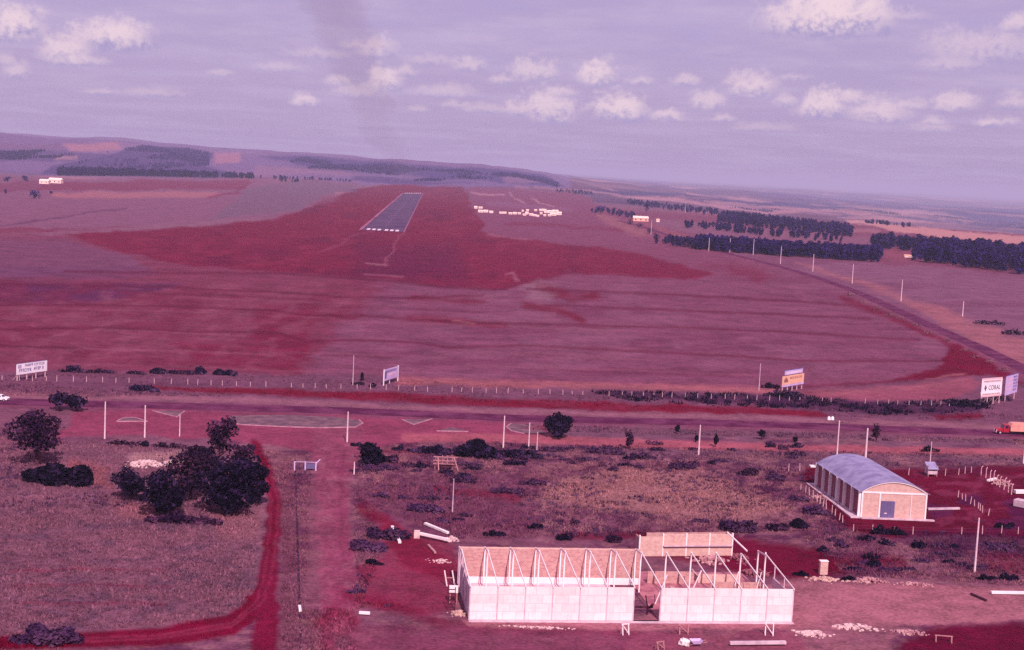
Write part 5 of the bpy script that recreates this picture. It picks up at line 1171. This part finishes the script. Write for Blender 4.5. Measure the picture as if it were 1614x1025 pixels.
for yv in (-.6, .6): MB().tube((2.1, yv, .7), (2.19, yv, .7), .12, .12, 8).build('headlight', M['chrome'], e)
for i, x in enumerate((1306.5, 1312)):
    e = empty('road_marker', G(x, 662), 0, ('left' if i == 0 else 'right') + ' one of two white marker stones beside the highway', 'marker stone', 'white marker stones'); mb = MB(); mb.tube((0, 0, -.1), (0, 0, .7), .5, .42, 8); mb.tube((0, 0, .7), (0, 0, .95), .42, .18, 8); mb.build('stone', M['carwhite'], e)

# ---------------------------------------------------------------- far buildings
def house(px, py, wpx, hpx, label, group=None, m='farwall', rm='farroof', name='house', cat='building', depth=None, rzv=0.0):
    p = G(px, py); s = mpp(p); w, h = wpx * s, hpx * s; dd = depth or w * .6; e = empty(name, p, rzv, label, cat, group)
    MB().box(-w / 2, w / 2, 0, dd, -.5, h * .62).build('wall', M[m], e)
    mb = MB(); mb.add([(-w / 2 - .4, -.5, h * .62), (w / 2 + .4, -.5, h * .62), (w / 2 + .4, dd + .5, h * .62), (-w / 2 - .4, dd + .5, h * .62), (-w / 2, dd / 2, h), (w / 2, dd / 2, h)],
                      [(3, 2, 1, 0), (0, 1, 5, 4), (2, 3, 4, 5), (1, 2, 5), (3, 0, 4)]); mb.build('roof', M[rm], e)
    n = max(1, int(w / 6)); 
    for k in range(min(n, 6)):
        x = (k + .5) / min(n, 6) * w - w / 2; MB().box(x - w * .04, x + w * .04, -.06, -.01, h * .2, h * .45).build('window', M['glass'], e)
    return e
house(1010, 349, 24, 8, 'long pale orange shed at the far end of the airport road', None, 'farroof', 'farwall', 'shed', 'shed', 14); house(1037, 350, 5, 5, 'tiny white house right of the orange shed')
house(69, 290, 14, 7, 'left wing of the white farm building at far left', 'white farm buildings', rm='farwall'); house(86, 289, 19, 8, 'right wing of the white farm building at far left', 'white farm buildings', rm='farwall')
house(1462, 405, 6, 5, 'small pale house at the edge of the right wood'); house(1433, 406, 14, 4, 'low pale shed at the left end of the right wood')
rt = random.Random(12)
for (x, yv, w_, h_) in ((750, 329, 5, 4), (757, 329, 6, 3), (758, 335, 8, 4), (766, 335, 7, 4), (774, 336, 6, 3.5), (790, 337, 6, 3), (796, 337, 5, 3), (805, 338, 6, 3), (812, 338, 6, 3.5), (819, 338, 5, 3), (824, 334, 3, 3), (826, 340, 5, 3),
                        (831, 338, 5, 4), (837, 340, 6, 3.5), (831, 333, 4, 3), (843, 341, 6, 3), (848, 342, 4, 3), (844, 333, 4, 3), (852, 333, 5, 3.5), (858, 333, 7, 3.5), (853, 338, 4, 3), (861, 336, 7, 3.5), (866, 341, 5, 3), (867, 336, 8, 4.5), (875, 336, 9, 5), (872, 340, 10, 4), (881, 339, 8, 5), (859, 341, 4, 3)):
    house(x + rt.uniform(-.5, .5), yv, w_, h_, 'small white building crowded beside the far runway', 'white buildings crowded beside the runway', rm='farwall', rzv=rt.uniform(-.25, .25))

# ---------------------------------------------------------------- haze
mh, nt, pb = newmat('haze_air'); nt.nodes.remove(pb)
pv_ = nt.nodes.new('ShaderNodeVolumePrincipled'); pv_.inputs['Color'].default_value = (0.80, 0.72, 1.0, 1); pv_.inputs['Density'].default_value = 6.2e-5; pv_.inputs['Anisotropy'].default_value = 0.0
nt.links.new(pv_.outputs[0], nt.nodes['Material Output'].inputs['Volume'])
zmin, zmax = float(ZZ.min()) - 2, max(CAM_H + 10, float(ZZ[(DD < 30000)].max()) + 25)
o = MB().box(-100000, 100000, -1000, 62000, zmin, zmax).build('haze', mh); tag(o, kind='stuff')

# ---------------------------------------------------------------- faint smoke column beyond the runway
ms, nt, pb = newmat('thin_smoke'); nt.nodes.remove(pb)
pv_ = nt.nodes.new('ShaderNodeVolumePrincipled'); pv_.inputs['Color'].default_value = (0.42, 0.26, 0.36, 1); pv_.inputs['Density'].default_value = 0.0013
nt.links.new(pv_.outputs[0], nt.nodes['Material Output'].inputs['Volume'])
p0 = G(645, 284); s_ = mpp(p0); rq = np.random.default_rng(3); mb = MB(); n = 18; path = []
for k in range(23):
    t = k / 22; py_ = 284 - 300 * t; px_ = 645 - 150 * t ** 0.8 + 6 * math.sin(k * 0.9)
    path.append((Vector((p0.x + (px_ - 645 + 14 * t) * s_, p0.y + 60 * math.sin(k * .7), p0.z + (284 - py_) * s_ - 3)), (22 + 34 * t + 5 * math.sin(k * 1.7)) * s_))
for c, r in path:
    for j in range(n):
        a2_ = 2 * math.pi * j / n; rr_ = r * (1 + rq.uniform(-.16, .16)); mb.v.append((c.x + rr_ * math.cos(a2_), c.y + rr_ * math.sin(a2_), c.z))
for k in range(22):
    for j in range(n): mb.f.append((k * n + j, k * n + (j + 1) % n, (k + 1) * n + (j + 1) % n, (k + 1) * n + j))
mb.f += [tuple(range(n - 1, -1, -1)), tuple(range(22 * n, 23 * n))]
tag(mb.build('smoke_column', ms), kind='stuff')
